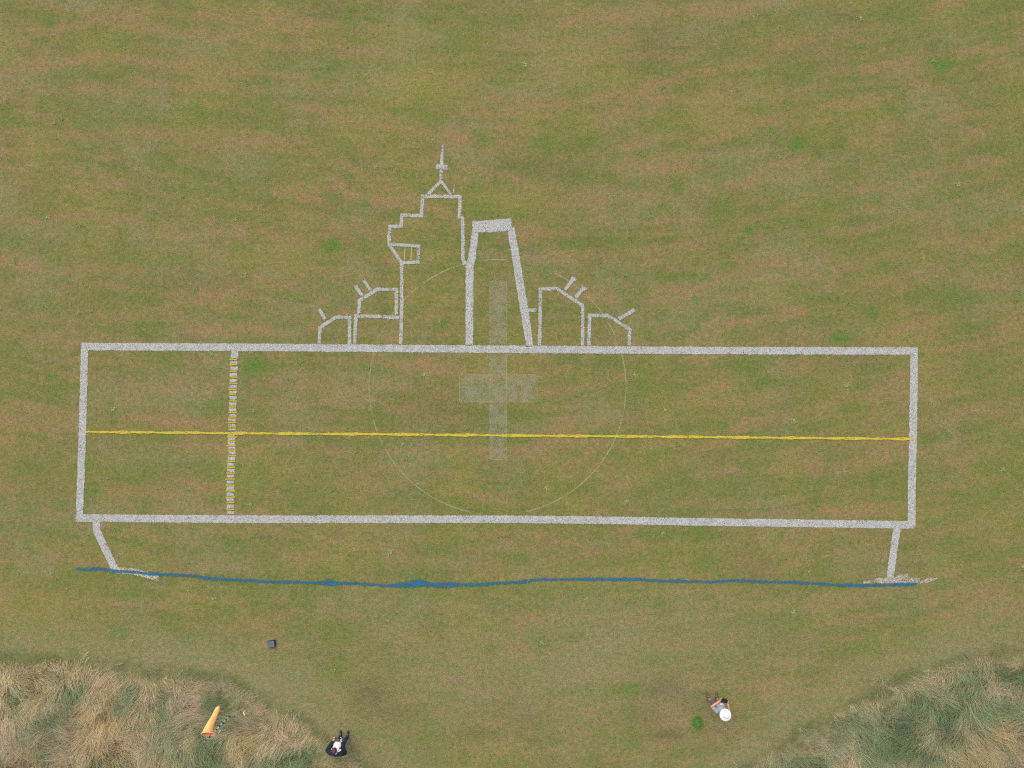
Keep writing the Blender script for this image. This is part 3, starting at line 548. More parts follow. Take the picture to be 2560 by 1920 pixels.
WEEDS = {1: [(765,297),(405,772),(350,800),(1418,815),(92,757),(888,1098),(1728,1150),(1182,1275),(310,1412),(512,1462),(318,1570),(1525,1420),(1600,550)],
 2: [(242,415),(1190,420),(1623,340),(2075,565),(595,910),(1950,1000),(2000,1410),(220,1085),(1870,1480),(1280,580),(1305,720),(2180,240)],
 3: [(88,187),(1085,25),(5,340),(683,705),(632,1020),(700,1015),(1128,1030),(1785,1195),(1538,1160),(1140,1190),(1300,830),(1978,675),(1097,1450),(1310,1375),(1995,1450),(1625,390),(1155,1355),(1390,970),(860,830),(1150,120)],
 4: [(375,15),(450,122),(185,150),(150,288),(600,350),(515,358),(365,470),(1265,213),(1590,120),(335,685),(910,430),(1370,635),(1235,665),(1955,680),(735,990),(632,1262),(795,1185),(700,1440),(1380,1553),(1535,1353),(1625,1353),(1195,1430),(1925,550),(940,480),(1610,490),(95,30),(1640,1000),(1065,1500),(2030,1360),(1625,1610)],
 5: [(500,158),(175,708),(545,768),(165,967),(808,1108),(660,1130),(1290,738),(1690,765),(1905,765),(1525,893),(1270,938),(1515,1118),(1825,1010),(2187,1005),(2100,990),(2187,1225),(2003,692),(1710,840),(265,1225),(455,1215),(400,1220),(845,1455),(1028,1500),(495,1470),(375,1535),(925,1510),(1330,1500),(1305,1505),(1903,1545),(1852,1590),(755,1587),(1355,1565),(440,1290),(480,1300),(420,1310),(1170,1460),(1880,800),(360,1330),(640,420),(1840,125)],
 6: [(82,287),(1645,138),(1135,470),(1170,490),(608,685),(1248,720),(1075,685),(1062,835),(680,945),(285,1070),(720,1068),(897,1248),(1988,1160),(1610,935),(1020,1375),(1110,1375),(657,1557),(225,1553),(882,1613),(1062,1628),(2195,680),(2193,230),(2075,1385),(510,790),(45,850)],
 7: [(492,240),(1090,242),(912,282),(925,513),(1315,515),(1095,590),(1675,607),(1587,612),(1540,650),(1685,310),(1842,292),(1635,370),(1978,90),(570,690),(455,455),(240,430),(1920,610),(2080,632),(1688,705),(225,400),(785,478),(1390,470),(1175,720),(1186,727)],
 8: [(145,38),(530,62),(497,95),(200,250),(282,295),(437,228),(558,390),(610,240),(652,232),(1175,72),(1400,255),(1835,290),(320,510),(207,578),(152,602),(130,700),(563,475),(840,485),(1213,568),(975,398),(1012,398),(1285,395),(1287,460),(1425,940),(2207,370)]}
seen = []
wi = 0
for k, L in WEEDS.items():
    for (tx, ty) in L:
        px, py = T(k, tx, ty); x, y = P(px, py)
        if any(math.hypot(x - a, y - b) < .12 for a, b in seen): continue
        seen.append((x, y)); o = bpy.data.objects.new('weed', WMS[wi % 9]); COL.objects.link(o); wi += 1
        o.location = (x, y, 0); o.rotation_euler = (0, 0, random.uniform(0, 6.28)); s = random.uniform(.5, 1.2); o.scale = (s, s, 1)
        tag(o, 'small pale green leafy weed growing flat in the mown lawn', 'weed', 'weeds dotted over the lawn')
# one vivid green tussock by the man in the hat
def tussock(px, py, rx, ry, n, col, label, name='grass_tussock', seed=3):
    r = np.random.default_rng(seed); x0, y0 = P(px, py); V = []; F = []
    for k in range(n):
        q = abs(r.normal(0, .62)); a = r.random() * 6.283; bx, by = q * math.cos(a) * rx, q * math.sin(a) * ry
        if r.random() < q ** 3 * .8 or math.sin(a * 3 + 1) * .12 + math.sin(a * 5) * .1 + q > 1.0: continue
        d = r.random() * 6.283; L = r.uniform(.04, .10) * (1.25 - .5 * q); w = .006; h = r.uniform(.03, .08) * (1.2 - .6 * q)
        nx_, ny_ = -math.sin(d) * w, math.cos(d) * w; i = len(V)
        V += [(bx - nx_, by - ny_, 0), (bx + nx_, by + ny_, 0), (bx + math.cos(d) * L * .5 + nx_ * .8, by + math.sin(d) * L * .5 + ny_ * .8, h), (bx + math.cos(d) * L * .5 - nx_ * .8, by + math.sin(d) * L * .5 - ny_ * .8, h), (bx + math.cos(d) * L, by + math.sin(d) * L, h * .9)]
        F += [(i, i + 1, i + 2, i + 3), (i + 3, i + 2, i + 4)]
    o = mesh_from(name, V, F, plain(name + '_blades', col, .6, .3, 20)); o.location = (x0, y0, 0); tag(o, label, 'grass'); return o
tussock(1743, 1806, .21, .25, 1500, alb(104, 152, 66), 'vivid green grass tussock on the lawn behind the man in the white hat', seed=4)
# yellow flowers
def flower(px, py, label, s=1.0):
    bm = bmesh.new()
    for k in range(9):
        a = k * 6.283 / 9; c, d = math.cos(a), math.sin(a)
        v = [bm.verts.new(p) for p in ((0, 0, .06), (.018 * c - .007 * d, .018 * d + .007 * c, .064), (.034 * c, .034 * d, .06), (.018 * c + .007 * d, .018 * d - .007 * c, .064))]
        bm.faces.new(v)
    x, y = P(px, py); r = empty('yellow_flower', (x, y, 0)); r.scale = (s, s, 1); tag(r, label, 'flower', 'small yellow flowers')
    bm_obj('petals', bm, plain('flower_petals', alb(240, 220, 40), .6, .1), r, False)
    b2 = bmesh.new(); bmesh.ops.create_cone(b2, cap_ends=True, segments=6, radius1=.003, radius2=.002, depth=.06, matrix=Matrix.Translation((0, 0, .03))); bm_obj('stem', b2, plain('flower_stem', alb(90, 130, 60)), r)
flower(2285, 1710, 'yellow flower at the edge of the right hand long grass, left of its pair', 1.1)
flower(2300, 1716, 'yellow flower at the edge of the right hand long grass, right of its pair', .95)
flower(1301, 652 - 17, 'single tiny yellow flower right of the trapezium top', .7)
flower(838, 1672, 'single tiny yellow flower on the open lawn below the blue line', .8)

# ------------------------------------------------------------------ body building
def ring_tube(bm, pts, radii, seg=14, caps=True):
    rings = []; n = len(pts)
    for i, p in enumerate(pts):
        p = Vector(p); a = Vector(pts[max(0, i - 1)]); b = Vector(pts[min(n - 1, i + 1)]); d = (b - a).normalized()
        u = d.orthogonal().normalized() if i == 0 else (u0 - d * u0.dot(d)).normalized(); u0 = u; v = d.cross(u)
        rr = radii[i]; rx, ry = rr if isinstance(rr, tuple) else (rr, rr)
        rings.append([bm.verts.new(p + u * math.cos(t) * rx + v * math.sin(t) * ry) for t in [2 * math.pi * k / seg for k in range(seg)]])
    for A, B in zip(rings[:-1], rings[1:]):
        for k in range(seg): bm.faces.new((A[k], A[(k + 1) % seg], B[(k + 1) % seg], B[k]))
    if caps: bm.faces.new(rings[0][::-1]); bm.faces.new(rings[-1])
def capsule(bm, p0, p1, r0, r1, seg=14):
    p0, p1 = Vector(p0), Vector(p1); d = (p1 - p0)
    d = d.normalized() if d.length > 1e-6 else Vector((0, 0, 1)); pts, rs = [], []
    for t in (85, 60, 35, 12): pts.append(p0 - d * r0 * math.sin(rad(t))); rs.append(max(.0005, r0 * math.cos(rad(t))))
    for t in (12, 35, 60, 85): pts.append(p1 + d * r1 * math.sin(rad(t))); rs.append(max(.0005, r1 * math.cos(rad(t))))
    ring_tube(bm, pts, rs, seg)
def ellips(bm, c, r, rot=(0, 0, 0), seg=20):
    M = Matrix.Translation(c) @ Euler(rot).to_matrix().to_4x4() @ Matrix.Diagonal((*r, 1))
    bmesh.ops.create_uvsphere(bm, u_segments=seg, v_segments=seg // 2 + 2, radius=1.0, matrix=M)
def chain(bm, pts, rs):
    for a, b, ra, rb in zip(pts[:-1], pts[1:], rs[:-1], rs[1:]): capsule(bm, a, b, ra, rb)
def fused(name, bm, mat, parent, voxel, smooth=3, cut=None, thick=0):
    """fuse the overlapping shapes into one continuous surface"""
    me = bpy.data.meshes.new('tmp'); bmesh.ops.recalc_face_normals(bm, faces=bm.faces[:]); bm.to_mesh(me); bm.free()
    o = bpy.data.objects.new('tmp', me); COL.objects.link(o)
    m = o.modifiers.new('r', 'REMESH'); m.mode = 'VOXEL'; m.voxel_size = voxel
    if smooth: s = o.modifiers.new('s', 'SMOOTH'); s.iterations = smooth; s.factor = .5
    bpy.context.view_layer.update(); dg = bpy.context.evaluated_depsgraph_get()
    res = bpy.data.meshes.new_from_object(o.evaluated_get(dg)); bpy.data.objects.remove(o)
    if cut:
        b = bmesh.new(); b.from_mesh(res); bmesh.ops.delete(b, geom=[f for f in b.faces if cut(f.calc_center_median())], context='FACES'); b.to_mesh(res); b.free()
    for p in res.polygons: p.use_smooth = True
    res.name = name; r = link_mesh(name, res, mat, parent)
    if thick: t = r.modifiers.new('t', 'SOLIDIFY'); t.thickness = thick; t.offset = -1
    return r
def hand(bm, wrist, fwd, inward, up):
    """palm, four bent fingers of unequal length and a thumb closing over the thing held"""
    W, f, s, u = Vector(wrist), Vector(fwd).normalized(), Vector(inward).normalized(), Vector(up).normalized()
    for k in range(4):
        o = u * (.028 - .0185 * k); capsule(bm, W + o * .55, W + f * .082 + o, .016, .0115)
    for k, L in enumerate((.88, 1.0, .94, .76)):
        o = u * (.030 - .0195 * k); a = W + f * .084 + o
        b = a + (f * .9 + s * .25).normalized() * .042 * L; c = b + (f * .35 + s * .95).normalized() * .027 * L; d = c + (s * 1.0 - f * .4).normalized() * .021 * L
        chain(bm, [a, b, c, d], [.0095, .0088, .0080, .0072])
    t0 = W + f * .022 + u * .026; t1 = t0 + (f * .5 + u * .45 + s * .45).normalized() * .040; t2 = t1 + (f * .45 + s * .85).normalized() * .032; t3 = t2 + (f * .25 + s * .9 - u * .2).normalized() * .024
    chain(bm, [t0, t1, t2, t3], [.0145, .012, .0105, .009])
def head(bm, c, pitch, size=1.0):
    """skull, jaw, nose, brows, lips and ears; pitch tips the face down"""
    R = Matrix.Translation(c) @ Euler((-pitch, 0, 0)).to_matrix().to_4x4() @ Matrix.Scale(size, 4)
    b = bmesh.new()
    ellips(b, (0, -.012, .025), (.076, .097, .092)); ellips(b, (0, .028, -.035), (.058, .062, .078)); capsule(b, (0, .088, .004), (0, .108, -.028), .009, .015, 10)
    capsule(b, (-.034, .080, .022), (.034, .080, .022), .011, .011, 10); capsule(b, (-.018, .086, -.062), (.018, .086, -.062), .009, .009, 10); capsule(b, (-.014, .082, -.100), (.014, .082, -.100), .016, .016, 10)
    for s in (-1, 1): ellips(b, (s * .079, -.008, -.008), (.011, .020, .032), (0, 0, s * .3), 12); ellips(b, (s * .040, .052, -.028), (.024, .026, .024), seg=12)
    bmesh.ops.transform(b, matrix=R, verts=b.verts[:]); me = bpy.data.meshes.new('h'); b.to_mesh(me); b.free(); bm.from_mesh(me); bpy.data.meshes.remove(me); return R
def eyes(R, parent, white, dark):
    for s in (-1, 1):
        b = bmesh.new(); ellips(b, (s * .031, .081, 0), (.0125, .008, .008), seg=12); ellips(b, (s * .031, .0865, 0), (.005, .004, .005), seg=10)
        bmesh.ops.transform(b, matrix=R, verts=b.verts[:]); bm_obj('eye', b, dark, parent)
M_SKIN = plain('skin', alb(250, 200, 176), .55, .08, 20, .4); M_SKIN2 = plain('tanned_skin', alb(232, 168, 138), .55, .08, 20, .4)
M_EYE = plain('eye_dark', (.04, .03, .025), .3, .1)
M_HAIR = plain('brown_hair', alb(88, 62, 56), .5, .35, 160, .4, .004); M_NAVY = plain('navy_jacket_cloth', alb(42, 50, 66), .8, .25, 25, .25, .01)
M_SHIRT = plain('white_shirt_cloth', (.96, .94, .90), .8, .03, 18, .2, .006); M_JEAN = plain('blue_jeans_cloth', alb(46, 68, 116), .85, .35, 22, .2, .008)
M_SHOE = plain('dark_leather', alb(52, 44, 52), .45, .2, 30, .5); M_BOOT = plain('brown_boot_leather', alb(112, 92, 88), .7, .25, 40, .3, .004)
M_GREY = plain('grey_tshirt_cloth', alb(168, 176, 186), .85, .10, 16, .2, .008); M_SHORT = plain('slate_shorts_cloth', alb(108, 114, 134), .85, .15, 20, .2, .008)
M_HAT = plain('white_hat_cloth', (.86, .855, .83), .75, .03, 30, .2); M_CROWN_SHADE = plain('crown_shade_grey', alb(150, 140, 125), .8)
M_BLACK = plain('black_plastic', (.018, .019, .022), .35, .2, 30, .5); M_SCREEN = plain('dark_screen', alb(72, 92, 92), .15, .25, 12, .6)
M_SILVER = plain('grey_plastic', (.3, .32, .33), .4, .1); M_PRINT = plain('white_print', (.85, .86, .86), .7, .03)
def shoe(name, heel, toe, ank, mat, parent, boot=False):
    b = bmesh.new(); h, t = Vector(heel), Vector(toe); d = (t - h); 
    capsule(b, h + Vector((0, 0, .045)), h + d * .42 + Vector((0, 0, .05)), .044, .048); capsule(b, h + d * .42 + Vector((0, 0, .045)), h + d * .85 + Vector((0, 0, .036)), .048, .036)
    capsule(b, h + d * .02 + Vector((0, 0, .06)), Vector(ank), .046, .052 if boot else .044)
    for v in b.verts:
        if v.co.z < .004: v.co.z = .004
    o = fused(name, b, mat, parent, .009, 2); b2 = bmesh.new()
    for k in range(3): c = h + d * (.42 + .1 * k) + Vector((0, 0, .094 - .011 * k)); s = d.normalized().cross(Vector((0, 0, 1))); capsule(b2, c - s * .022, c + s * .022, .005, .005, 8)
    bm_obj('lace', b2, M_SILVER, o); return o
def legs(b, hips, knees, anks, r=(.085, .062, .058, .042), pad=0.0):
    for h, k, a in zip(hips, knees, anks):
        k, a = Vector(k), Vector(a); capsule(b, h, k, r[0] + pad, r[1] + pad); m = k.lerp(a, .3); capsule(b, k, m, r[1] + pad, r[2] + pad); capsule(b, m, a, r[2] + pad, r[3] + pad)
def controller(name, label, loc, rz, tilt, tablet, size=1.0, screen=None):
    r = empty(name, loc, rz); r.scale = (size,) * 3; r.rotation_euler = (tilt, 0, rz); tag(r, label, 'remote controller')
    b = bmesh.new(); ellips(b, (0, 0, 0), (.085, .048, .022)); ellips(b, (-.072, -.028, -.006), (.026, .042, .022)); ellips(b, (.072, -.028, -.006), (.026, .042, .022)); capsule(b, (-.05, .03, .002), (.05, .03, .002), .018, .018)
    fused('body', b, M_BLACK, r, .006, 2)
    for s in (-1, 1):
        b = bmesh.new(); capsule(b, (s * .058, .002, .02), (s * .058, .002, .034), .005, .007, 10); bm_obj('stick', b, M_SILVER, r)
        b = bmesh.new(); capsule(b, (s * .045, .045, .004), (s * .06, .10, .028), .007, .006, 10); bm_obj('antenna', b, M_BLACK, r)
    w, h, y0 = (.085, .060, -.012) if tablet else (.062, .036, .006)
    b = bmesh.new(); bmesh.ops.create_cube(b, size=1, matrix=Matrix.Translation((0, y0, .036)) @ Euler((.12, 0, 0)).to_matrix().to_4x4() @ Matrix.Diagonal((w * 2, h * 2, .010, 1)))
    bmesh.ops.bevel(b, geom=b.edges[:], offset=.003, segments=2, affect='EDGES'); p = bm_obj('phone', b, M_BLACK, r, False)
    b = bmesh.new(); bmesh.ops.create_cube(b, size=1, matrix=Matrix.Translation((0, y0, .0425)) @ Euler((.12, 0, 0)).to_matrix().to_4x4() @ Matrix.Diagonal((w * 1.84, h * 1.8, .002, 1))); bm_obj('screen', b, screen or M_SCREEN, p, False)
    return r

# ---- man in the navy jacket, looking down at his controller
p1 = empty('person', (-6.20, -11.50, 0), rad(-4)); tag(p1, 'bare-headed man in open navy jacket and white shirt, standing beside the long grass', 'person')
hips = [(-.085, -.03, .90), (.095, -.03, .90)]; kn = [(-.11, .04, .49), (.135, .05, .49)]; an = [(-.125, .0, .10), (.13, .01, .10)]
shd = [(-.185, -.035, 1.40), (.180, -.05, 1.40)]; elb = [(-.335, -.07, 1.13), (.275, -.12, 1.13)]; wr = [(-.170, .27, 1.12), (.135, .27, 1.12)]
b = bmesh.new(); legs(b, hips, kn, an); chain(b, [(0, -.03, .93), (0, -.04, 1.12), (-.005, -.03, 1.30)], [.115, .115, .125]); capsule(b, (-.12, -.035, 1.33), (.115, -.035, 1.33), .085, .085)
for s, e_, w_ in zip(shd, elb, wr): chain(b, [s, e_, w_], [.055, .040, .026])
chain(b, [(-.005, -.01, 1.38), (-.01, .06, 1.52)], [.062, .056]); RH = head(b, (-.012, .115, 1.585), rad(42), 1.13)
for (w_, sx) in ((wr[0], 1), (wr[1], -1)): hand(b, w_, (sx * .12, .97, .05), (sx, .05, 0), (-sx * .35, 0, .93))
fused('body', b, M_SKIN, p1, .0065, 2); eyes(RH, p1, None, M_EYE)
b = bmesh.new(); ellips(b, (0, -.02, .038), (.083, .101, .092)); bmesh.ops.transform(b, matrix=RH, verts=b.verts[:]); RI = RH.inverted()
fused('hair', b, M_HAIR, p1, .007, 1, cut=lambda c: ((RI @ c).z < .045 and (RI @ c).y > .02) or (RI @ c).z < -.045, thick=.004)
b = bmesh.new(); chain(b, [(0, .12, .96), (0, .10, 1.10), (-.005, .03, 1.30)], [.140, .155, .152]); capsule(b, (-.1, -.01, 1.34), (.1, -.01, 1.34), .105, .105); fused('shirt', b, M_SHIRT, p1, .012, 3)
b = bmesh.new(); chain(b, [(0, .02, .93), (0, .0, 1.12), (-.005, -.02, 1.30)], [.20, .195, .185]); capsule(b, (-.155, -.045, 1.35), (.14, -.045, 1.35), .105, .105)
for s, e_, w_ in zip(shd, elb, wr): e_, w_ = Vector(e_), Vector(w_); chain(b, [s, e_, e_.lerp(w_, .86)], [.100, .088, .056])
capsule(b, (-.10, -.085, 1.46), (.09, -.095, 1.46), .045, .045)
def jcut(c): return (c.y > .02 and abs(c.x + .005) < .115 + .06 * (1.35 - c.z) and c.z > .85) or ((Vector((c.x + .008, c.y - .02, 0)).length < .085) and c.z > 1.36)
jk = fused('jacket', b, M_NAVY, p1, .011, 4, cut=jcut, thick=.008)
b = bmesh.new(); legs(b, hips, kn, an, pad=.016); capsule(b, (-.06, -.03, .90), (.07, -.03, .90), .12, .12)
fused('trousers', b, M_JEAN, p1, .012, 2)
shoe('shoe', (-.125, -.045, 0), (-.135, .235, 0), (-.125, .0, .10), M_SHOE, p1); shoe('shoe', (.13, -.035, 0), (.15, .24, 0), (.13, .01, .10), M_SHOE, p1)
controller('remote_controller', 'black remote controller with a dark tablet, held by the man in the navy jacket', (-6.205, -11.165, 1.14), rad(-4), rad(12), True)

# ---- man in grey t-shirt, shorts and wide white hat
p2 = empty('person', (7.41, -10.12, 0), rad(-13)); tag(p2, 'man in wide white hat, grey t-shirt, dark shorts and brown boots on the lawn', 'person')
hips = [(-.095, -.02, .90), (.09, -.02, .90)]; kn = [(-.13, .03, .48), (.12, .06, .48)]; an = [(-.15, -.02, .12), (.15, .05, .12)]
shd = [(-.19, -.02, 1.41), (.19, -.02, 1.41)]; elb = [(-.315, .02, 1.14), (.335, -.01, 1.14)]; wr = [(-.085, .27, 1.14), (.215, .25, 1.14)]
b = bmesh.new(); legs(b, hips, kn, an); chain(b, [(0, -.02, .93), (0, .0, 1.12), (0, -.01, 1.30)], [.12, .125, .125]); capsule(b, (-.12, -.02, 1.34), (.12, -.02, 1.34), .085, .085)
for s, e_, w_ in zip(shd, elb, wr): chain(b, [s, e_, w_], [.060, .049, .033])
chain(b, [(0, -.01, 1.39), (.01, .02, 1.53)], [.062, .058]); RH = head(b, (.02, .035, 1.615), rad(16), .97)
for (w_, sx) in ((wr[0], 1), (wr[1], -1)): hand(b, w_, (sx * .12 + .02, .97, .05), (sx, .05, 0), (-sx * .35, 0, .93))
fused('body', b, M_SKIN2, p2, .0065, 2); eyes(RH, p2, None, M_EYE)
b = bmesh.new(); chain(b, [(0, .0, .97), (0, .05, 1.12), (0, .02, 1.30)], [.155, .175, .168]); capsule(b, (-.13, -.02, 1.35), (.13, -.02, 1.35), .10, .10)
for s, e_ in zip(shd, elb): s, e_ = Vector(s), Vector(e_); chain(b, [s, s.lerp(e_, .62)], [.082, .074])
ts = fused('t_shirt', b, M_GREY, p2, .011, 4, cut=lambda c: Vector((c.x, c.y + .0, 0)).length < .075 and c.z > 1.40 or c.z < .86)
bvh = BVHTree.FromObject(ts, bpy.context.evaluated_depsgraph_get()) if False else None
tb = bmesh.new(); tb.from_mesh(ts.data); bvh = BVHTree.FromBMesh(tb)
b = bmesh.new(); rr = random.Random(5)
def mark(x0, z0, x1, z1, w):
    n = 5; L = []
    for k in range(n + 1):
        t = k / n; x, z = x0 + (x1 - x0) * t, z0 + (z1 - z0) * t - .07; row = []
        for s in (-1, 1):
            h = bvh.ray_cast(Vector((x, .6, z + s * w * 1.5)), Vector((0, -1, 0)))
            if h[0] is None: return
            row.append(b.verts.new(h[0] + h[1] * .007 * (1 if h[1].y > 0 else -1)))
        L.append(row)
    for A, B in zip(L[:-1], L[1:]): b.faces.new((A[0], A[1], B[1], B[0]))
mark(-.075, 1.300, .085, 1.290, .010); mark(-.07, 1.268, .01, 1.262, .008); mark(.025, 1.262, .08, 1.257, .008); mark(-.06, 1.330, -.01, 1.328, .007); mark(.01, 1.326, .06, 1.322, .007); mark(-.05, 1.240, .04, 1.236, .006)
bm_obj('print', b, M_PRINT, ts, False); tb.free()
b = bmesh.new(); 
for h, k in zip(hips, kn): h, k = Vector(h), Vector(k); capsule(b, h, h.lerp(k, .92), .108, .092)
capsule(b, (-.06, -.02, .90), (.06, -.02, .90), .125, .125)
fused('shorts', b, M_SHORT, p2, .012, 3)
shoe('boot', (-.155, -.07, 0), (-.255, .20, 0), (-.15, -.02, .16), M_BOOT, p2, True); shoe('boot', (.155, .0, 0), (.10, .28, 0), (.15, .05, .16), M_BOOT, p2, True)
# hat: one lathe with a dipped brim and a pinched crown
b = bmesh.new(); prof = [(.222, -.022), (.205, -.006), (.165, .004), (.120, .006), (.108, .010), (.104, .050), (.098, .085), (.078, .104), (.045, .106), (.0, .100)]
seg = 48; rings = []
for r_, z in prof[:-1]:
    rings.append([b.verts.new((math.cos(t) * r_ * .96, math.sin(t) * r_ * .93, z + (.010 * math.cos(2 * t) if r_ > .15 else 0))) for t in [6.28318 * k / seg for k in range(seg)]])
for A, B in zip(rings[:-1], rings[1:]):
    for k in range(seg): b.faces.new((A[k], A[(k + 1) % seg], B[(k + 1) % seg], B[k]))
top = b.verts.new((0, 0, prof[-1][1]))
for k in range(seg): b.faces.new((rings[-1][k], rings[-1][(k + 1) % seg], top))
hat = bm_obj('hat', b, M_HAT, p2); hat.location = (.03, .012, 1.725); hat.rotation_euler = (rad(-12), rad(4), 0); t = hat.modifiers.new('t', 'SOLIDIFY'); t.thickness = .004
b = bmesh.new(); ring_tube(b, [(math.cos(t) * .108 * .96, math.sin(t) * .108 * .93, .012) for t in [6.28318 * k / 40 for k in range(41)]], [.0035] * 41, 8, False)
hb = bm_obj('crown_shade_ring', b, M_CROWN_SHADE, hat)  # shading around the crown base, put in as a thin grey ring
controller('remote_controller', 'bulky black remote controller held by the man in the white hat', (7.552, -9.79, 1.16), rad(-13), rad(12), True, 1.22, M_BLACK)

# ------------------------------------------------------------------ windsock on its striped mast
mx, my = P(577, 1783); mx, my = (mx + P(516, 1854, 2.6)[0]) / 2, (my + P(516, 1854, 2.6)[1]) / 2
ws_ = empty('windsock', (mx, my, 0)); tag(ws_, 'orange and yellow fabric windsock drooping from a striped mast in the long grass', 'windsock')
b = bmesh.new(); ring_tube(b, [(0, 0, -.1), (0, 0, 1.3), (.0, 0, 2.6)], [.028, .024, .018], 12)
m, nt, bs = new_mat('striped_mast'); g = N(nt, 'ShaderNodeTexCoord'); sp = N(nt, 'ShaderNodeSeparateXYZ'); nt.links.new(g.outputs['Object'], sp.inputs[0])
nz = noise(nt, 5, 2, .5, g.outputs['Object']); ad = N(nt, 'ShaderNodeMath', operation='ADD'); nt.links.new(sp.outputs[2], ad.inputs[0]); nt.links.new(mrange(nt, nz.outputs['Fac'], 0, 1, -.06, .06), ad.inputs[1])
mm = N(nt, 'ShaderNodeMath', operation='PINGPONG'); nt.links.new(ad.outputs[0], mm.inputs[0]); mm.inputs[1].default_value = .16
mc = N(nt, 'ShaderNodeMix', data_type='RGBA'); nt.links.new(mrange(nt, mm.outputs[0], .075, .085, 0, 1), mc.inputs[0]); mc.inputs[6].default_value = (.06, .06, .07, 1); mc.inputs[7].default_value = (.88, .88, .86, 1)
nt.links.new(mc.outputs[2], bs.inputs['Base Color']); bs.inputs['Roughness'].default_value = .4
bm_obj('mast', b, m, ws_)
b = bmesh.new(); ellips(b, (0, 0, 2.61), (.028, .028, .03)); bm_obj('mast_cap', b, M_SILVER, ws_)
M_SOCK = None
m, nt, bs = new_mat('windsock_fabric'); g = N(nt, 'ShaderNodeTexCoord'); at = N(nt, 'ShaderNodeAttribute', attribute_name='ang')
cr = N(nt, 'ShaderNodeValToRGB'); nt.links.new(at.outputs['Fac'], cr.inputs[0]); els = cr.color_ramp.elements
cr.color_ramp.interpolation = 'CONSTANT'
els[0].position = 0; els[0].color = (.95, .50, .20, 1); els[1].position = .5; els[1].color = (.97, .76, .36, 1); q = els.new(.62); q.color = (.97, .59, .18, 1); q = els.new(.82); q.color = (.96, .46, .17, 1)  # fabric tones; the cream one carries sun glare put into its colour
nz = noise(nt, 9, 3, .6, g.outputs['Object']); sc = N(nt, 'ShaderNodeVectorMath', operation='SCALE'); nt.links.new(cr.outputs[0], sc.inputs[0]); nt.links.new(mrange(nt, nz.outputs['Fac'], .3, .7, .9, 1.08), sc.inputs['Scale'])
nt.links.new(sc.outputs[0], bs.inputs['Base Color']); bs.inputs['Roughness'].default_value = .6
bp = N(nt, 'ShaderNodeBump'); bp.inputs['Strength'].default_value = .3; bp.inputs['Distance'].default_value = .01; nt.links.new(nz.outputs['Fac'], bp.inputs['Height']); nt.links.new(bp.outputs[0], bs.inputs['Normal'])
tr = N(nt, 'ShaderNodeBsdfTranslucent'); nt.links.new(sc.outputs[0], tr.inputs['Color']); mx_ = N(nt, 'ShaderNodeMixShader'); mx_.inputs[0].default_value = .12
nt.links.new(bs.outputs[0], mx_.inputs[1]); nt.links.new(tr.outputs[0], mx_.inputs[2]); nt.links.new(mx_.outputs[0], nt.nodes['Material Output'].inputs['Surface'])
M_SOCK = m
path = [((521, 1835), 2.34, .222), ((520.5, 1829), 2.30, .20), ((521, 1821), 2.27, .155), ((525, 1811), 2.25, .128), ((531, 1799), 2.23, .108), ((536, 1790), 2.21, .092), ((540, 1781), 2.20, .088), ((543.5, 1774), 2.19, .082), ((546, 1769), 2.19, .062), ((547.5, 1765.5), 2.19, .025)]
cs = [Vector((P(*p, z)[0] - mx, P(*p, z)[1] - my, z)) for p, z, r in path]; seg = 32
V, F, A = [], [], []; nrm = Vector((0.05, -.80, .60)).normalized(); ux = Vector((1, .08, 0)).normalized()
for i, c in enumerate(cs):
    d = (cs[min(len(cs) - 1, i + 1)] - cs[max(0, i - 1)]).normalized(); tt = min(1, i / 3); d = (-nrm * (1 - tt) + d * tt).normalized()
    u = (ux - d * ux.dot(d)).normalized(); v = d.cross(u); r_ = path[i][2]; fl = 1 - .28 * tt
    for k in range(seg):
        a = 6.28318 * k / seg; fold = 1 + .10 * tt * math.sin(3 * a + i * .35) * (i < 8)
        V.append(tuple(c + u * math.cos(a) * r_ * fold + v * math.sin(a) * r_ * fl * fold)); A.append(k / seg)
for i in range(len(cs) - 1):
    for k in range(seg): F.append((i * seg + k, i * seg + (k + 1) % seg, (i + 1) * seg + (k + 1) % seg, (i + 1) * seg + k))
F.append(tuple(range((len(cs) - 1) * seg, len(cs) * seg)))
so = mesh_from('sock', V, F, M_SOCK, ws_, True); at = so.data.attributes.new('ang', 'FLOAT', 'POINT'); at.data.foreach_set('value', A)
t = so.modifiers.new('t', 'SOLIDIFY'); t.thickness = .004
c0 = cs[0]; u = (ux - nrm * ux.dot(nrm)).normalized(); v = nrm.cross(u)
rp = [c0 + u * math.cos(6.28318 * k / 40) * .228 + v * math.sin(6.28318 * k / 40) * .228 for k in range(41)]
b = bmesh.new(); ring_tube(b, rp, [.016] * 41, 10, False); bm_obj('hoop', b, plain('orange_hoop', (.98, .62, .34), .5, .05), ws_)
b = bmesh.new()
V = [tuple(c0 - nrm * .03 + u * math.cos(6.28318 * k / 32) * .225 + v * math.sin(6.28318 * k / 32) * .225) for k in range(32)] + [tuple(c0 - nrm * .14)]
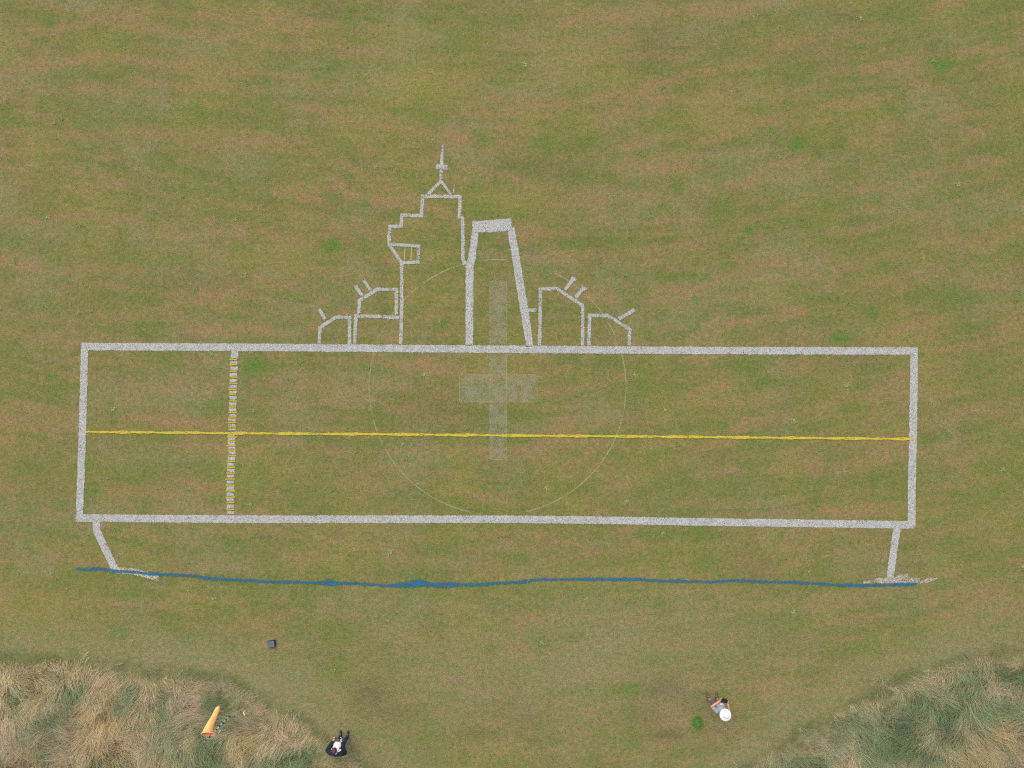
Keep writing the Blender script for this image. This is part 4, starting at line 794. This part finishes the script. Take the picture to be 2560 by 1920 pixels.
mesh_from('lining', V, [(k, (k + 1) % 32, 32) for k in range(32)], plain('orange_lining', (.98, .36, .16), .7, .05), ws_, True)
for k, a in enumerate((.1, .28, .5, .80)):
    q = c0 + u * math.cos(6.28318 * a) * .228 + v * math.sin(6.28318 * a) * .228; b = bmesh.new(); ring_tube(b, [q, (0, 0, 2.58)], [.006, .006], 6); bm_obj('bridle_cord', b, plain('dark_red_cord', alb(110, 50, 50), .8), ws_)
# loose white pegs beside the mast
def peg(px, py, rz, L, label):
    x, y = P(px, py); r = empty('white_peg', (x, y, 0), rz); tag(r, label, 'peg', 'white pegs by the windsock')
    b = bmesh.new(); ring_tube(b, [(-L / 2, 0, .30), (L / 2, 0, .32)], [.012, .016], 10); ring_tube(b, [(-L / 2 + .01, 0, 0), (-L / 2, 0, .30)], [.008, .010], 8); bm_obj('rod', b, M_HAT, r)
    b = bmesh.new(); ellips(b, (L / 2, 0, .32), (.02, .02, .02)); bm_obj('knob', b, M_HAT, r)
peg(556, 1822, rad(52), .13, 'short white peg sticking out of the grass between the mast and the windsock mouth')
peg(617, 1776, rad(-60), .10, 'small white peg in the dry grass, right of the mast foot')

# ------------------------------------------------------------------ equipment box on the lawn
x, y = P(681, 1608); bx = empty('equipment_box', (x, y, 0), rad(7)); tag(bx, 'small square grey box with black sides lying alone on the lawn', 'box')
def rbox(name, size, z, mat, parent, bev=.012):
    b = bmesh.new(); bmesh.ops.create_cube(b, size=1, matrix=Matrix.Translation((0, 0, z)) @ Matrix.Diagonal((*size, 1))); bmesh.ops.bevel(b, geom=b.edges[:], offset=bev, segments=3, affect='EDGES'); return bm_obj(name, b, mat, parent, False)
rbox('case', (.255, .245, .13), .068, M_BLACK, bx, .015); rbox('lid', (.222, .215, .02), .140, plain('blue_grey_lid', alb(112, 122, 142), .5, .12, 12, .4), bx, .006)
for k in range(5):
    b = bmesh.new(); bmesh.ops.create_cube(b, size=1, matrix=Matrix.Translation((0, -.07 + .035 * k, .152)) @ Matrix.Diagonal((.19, .006, .004, 1))); bm_obj('rib', b, plain('lid_rib', alb(84, 92, 112), .5), bx, False)
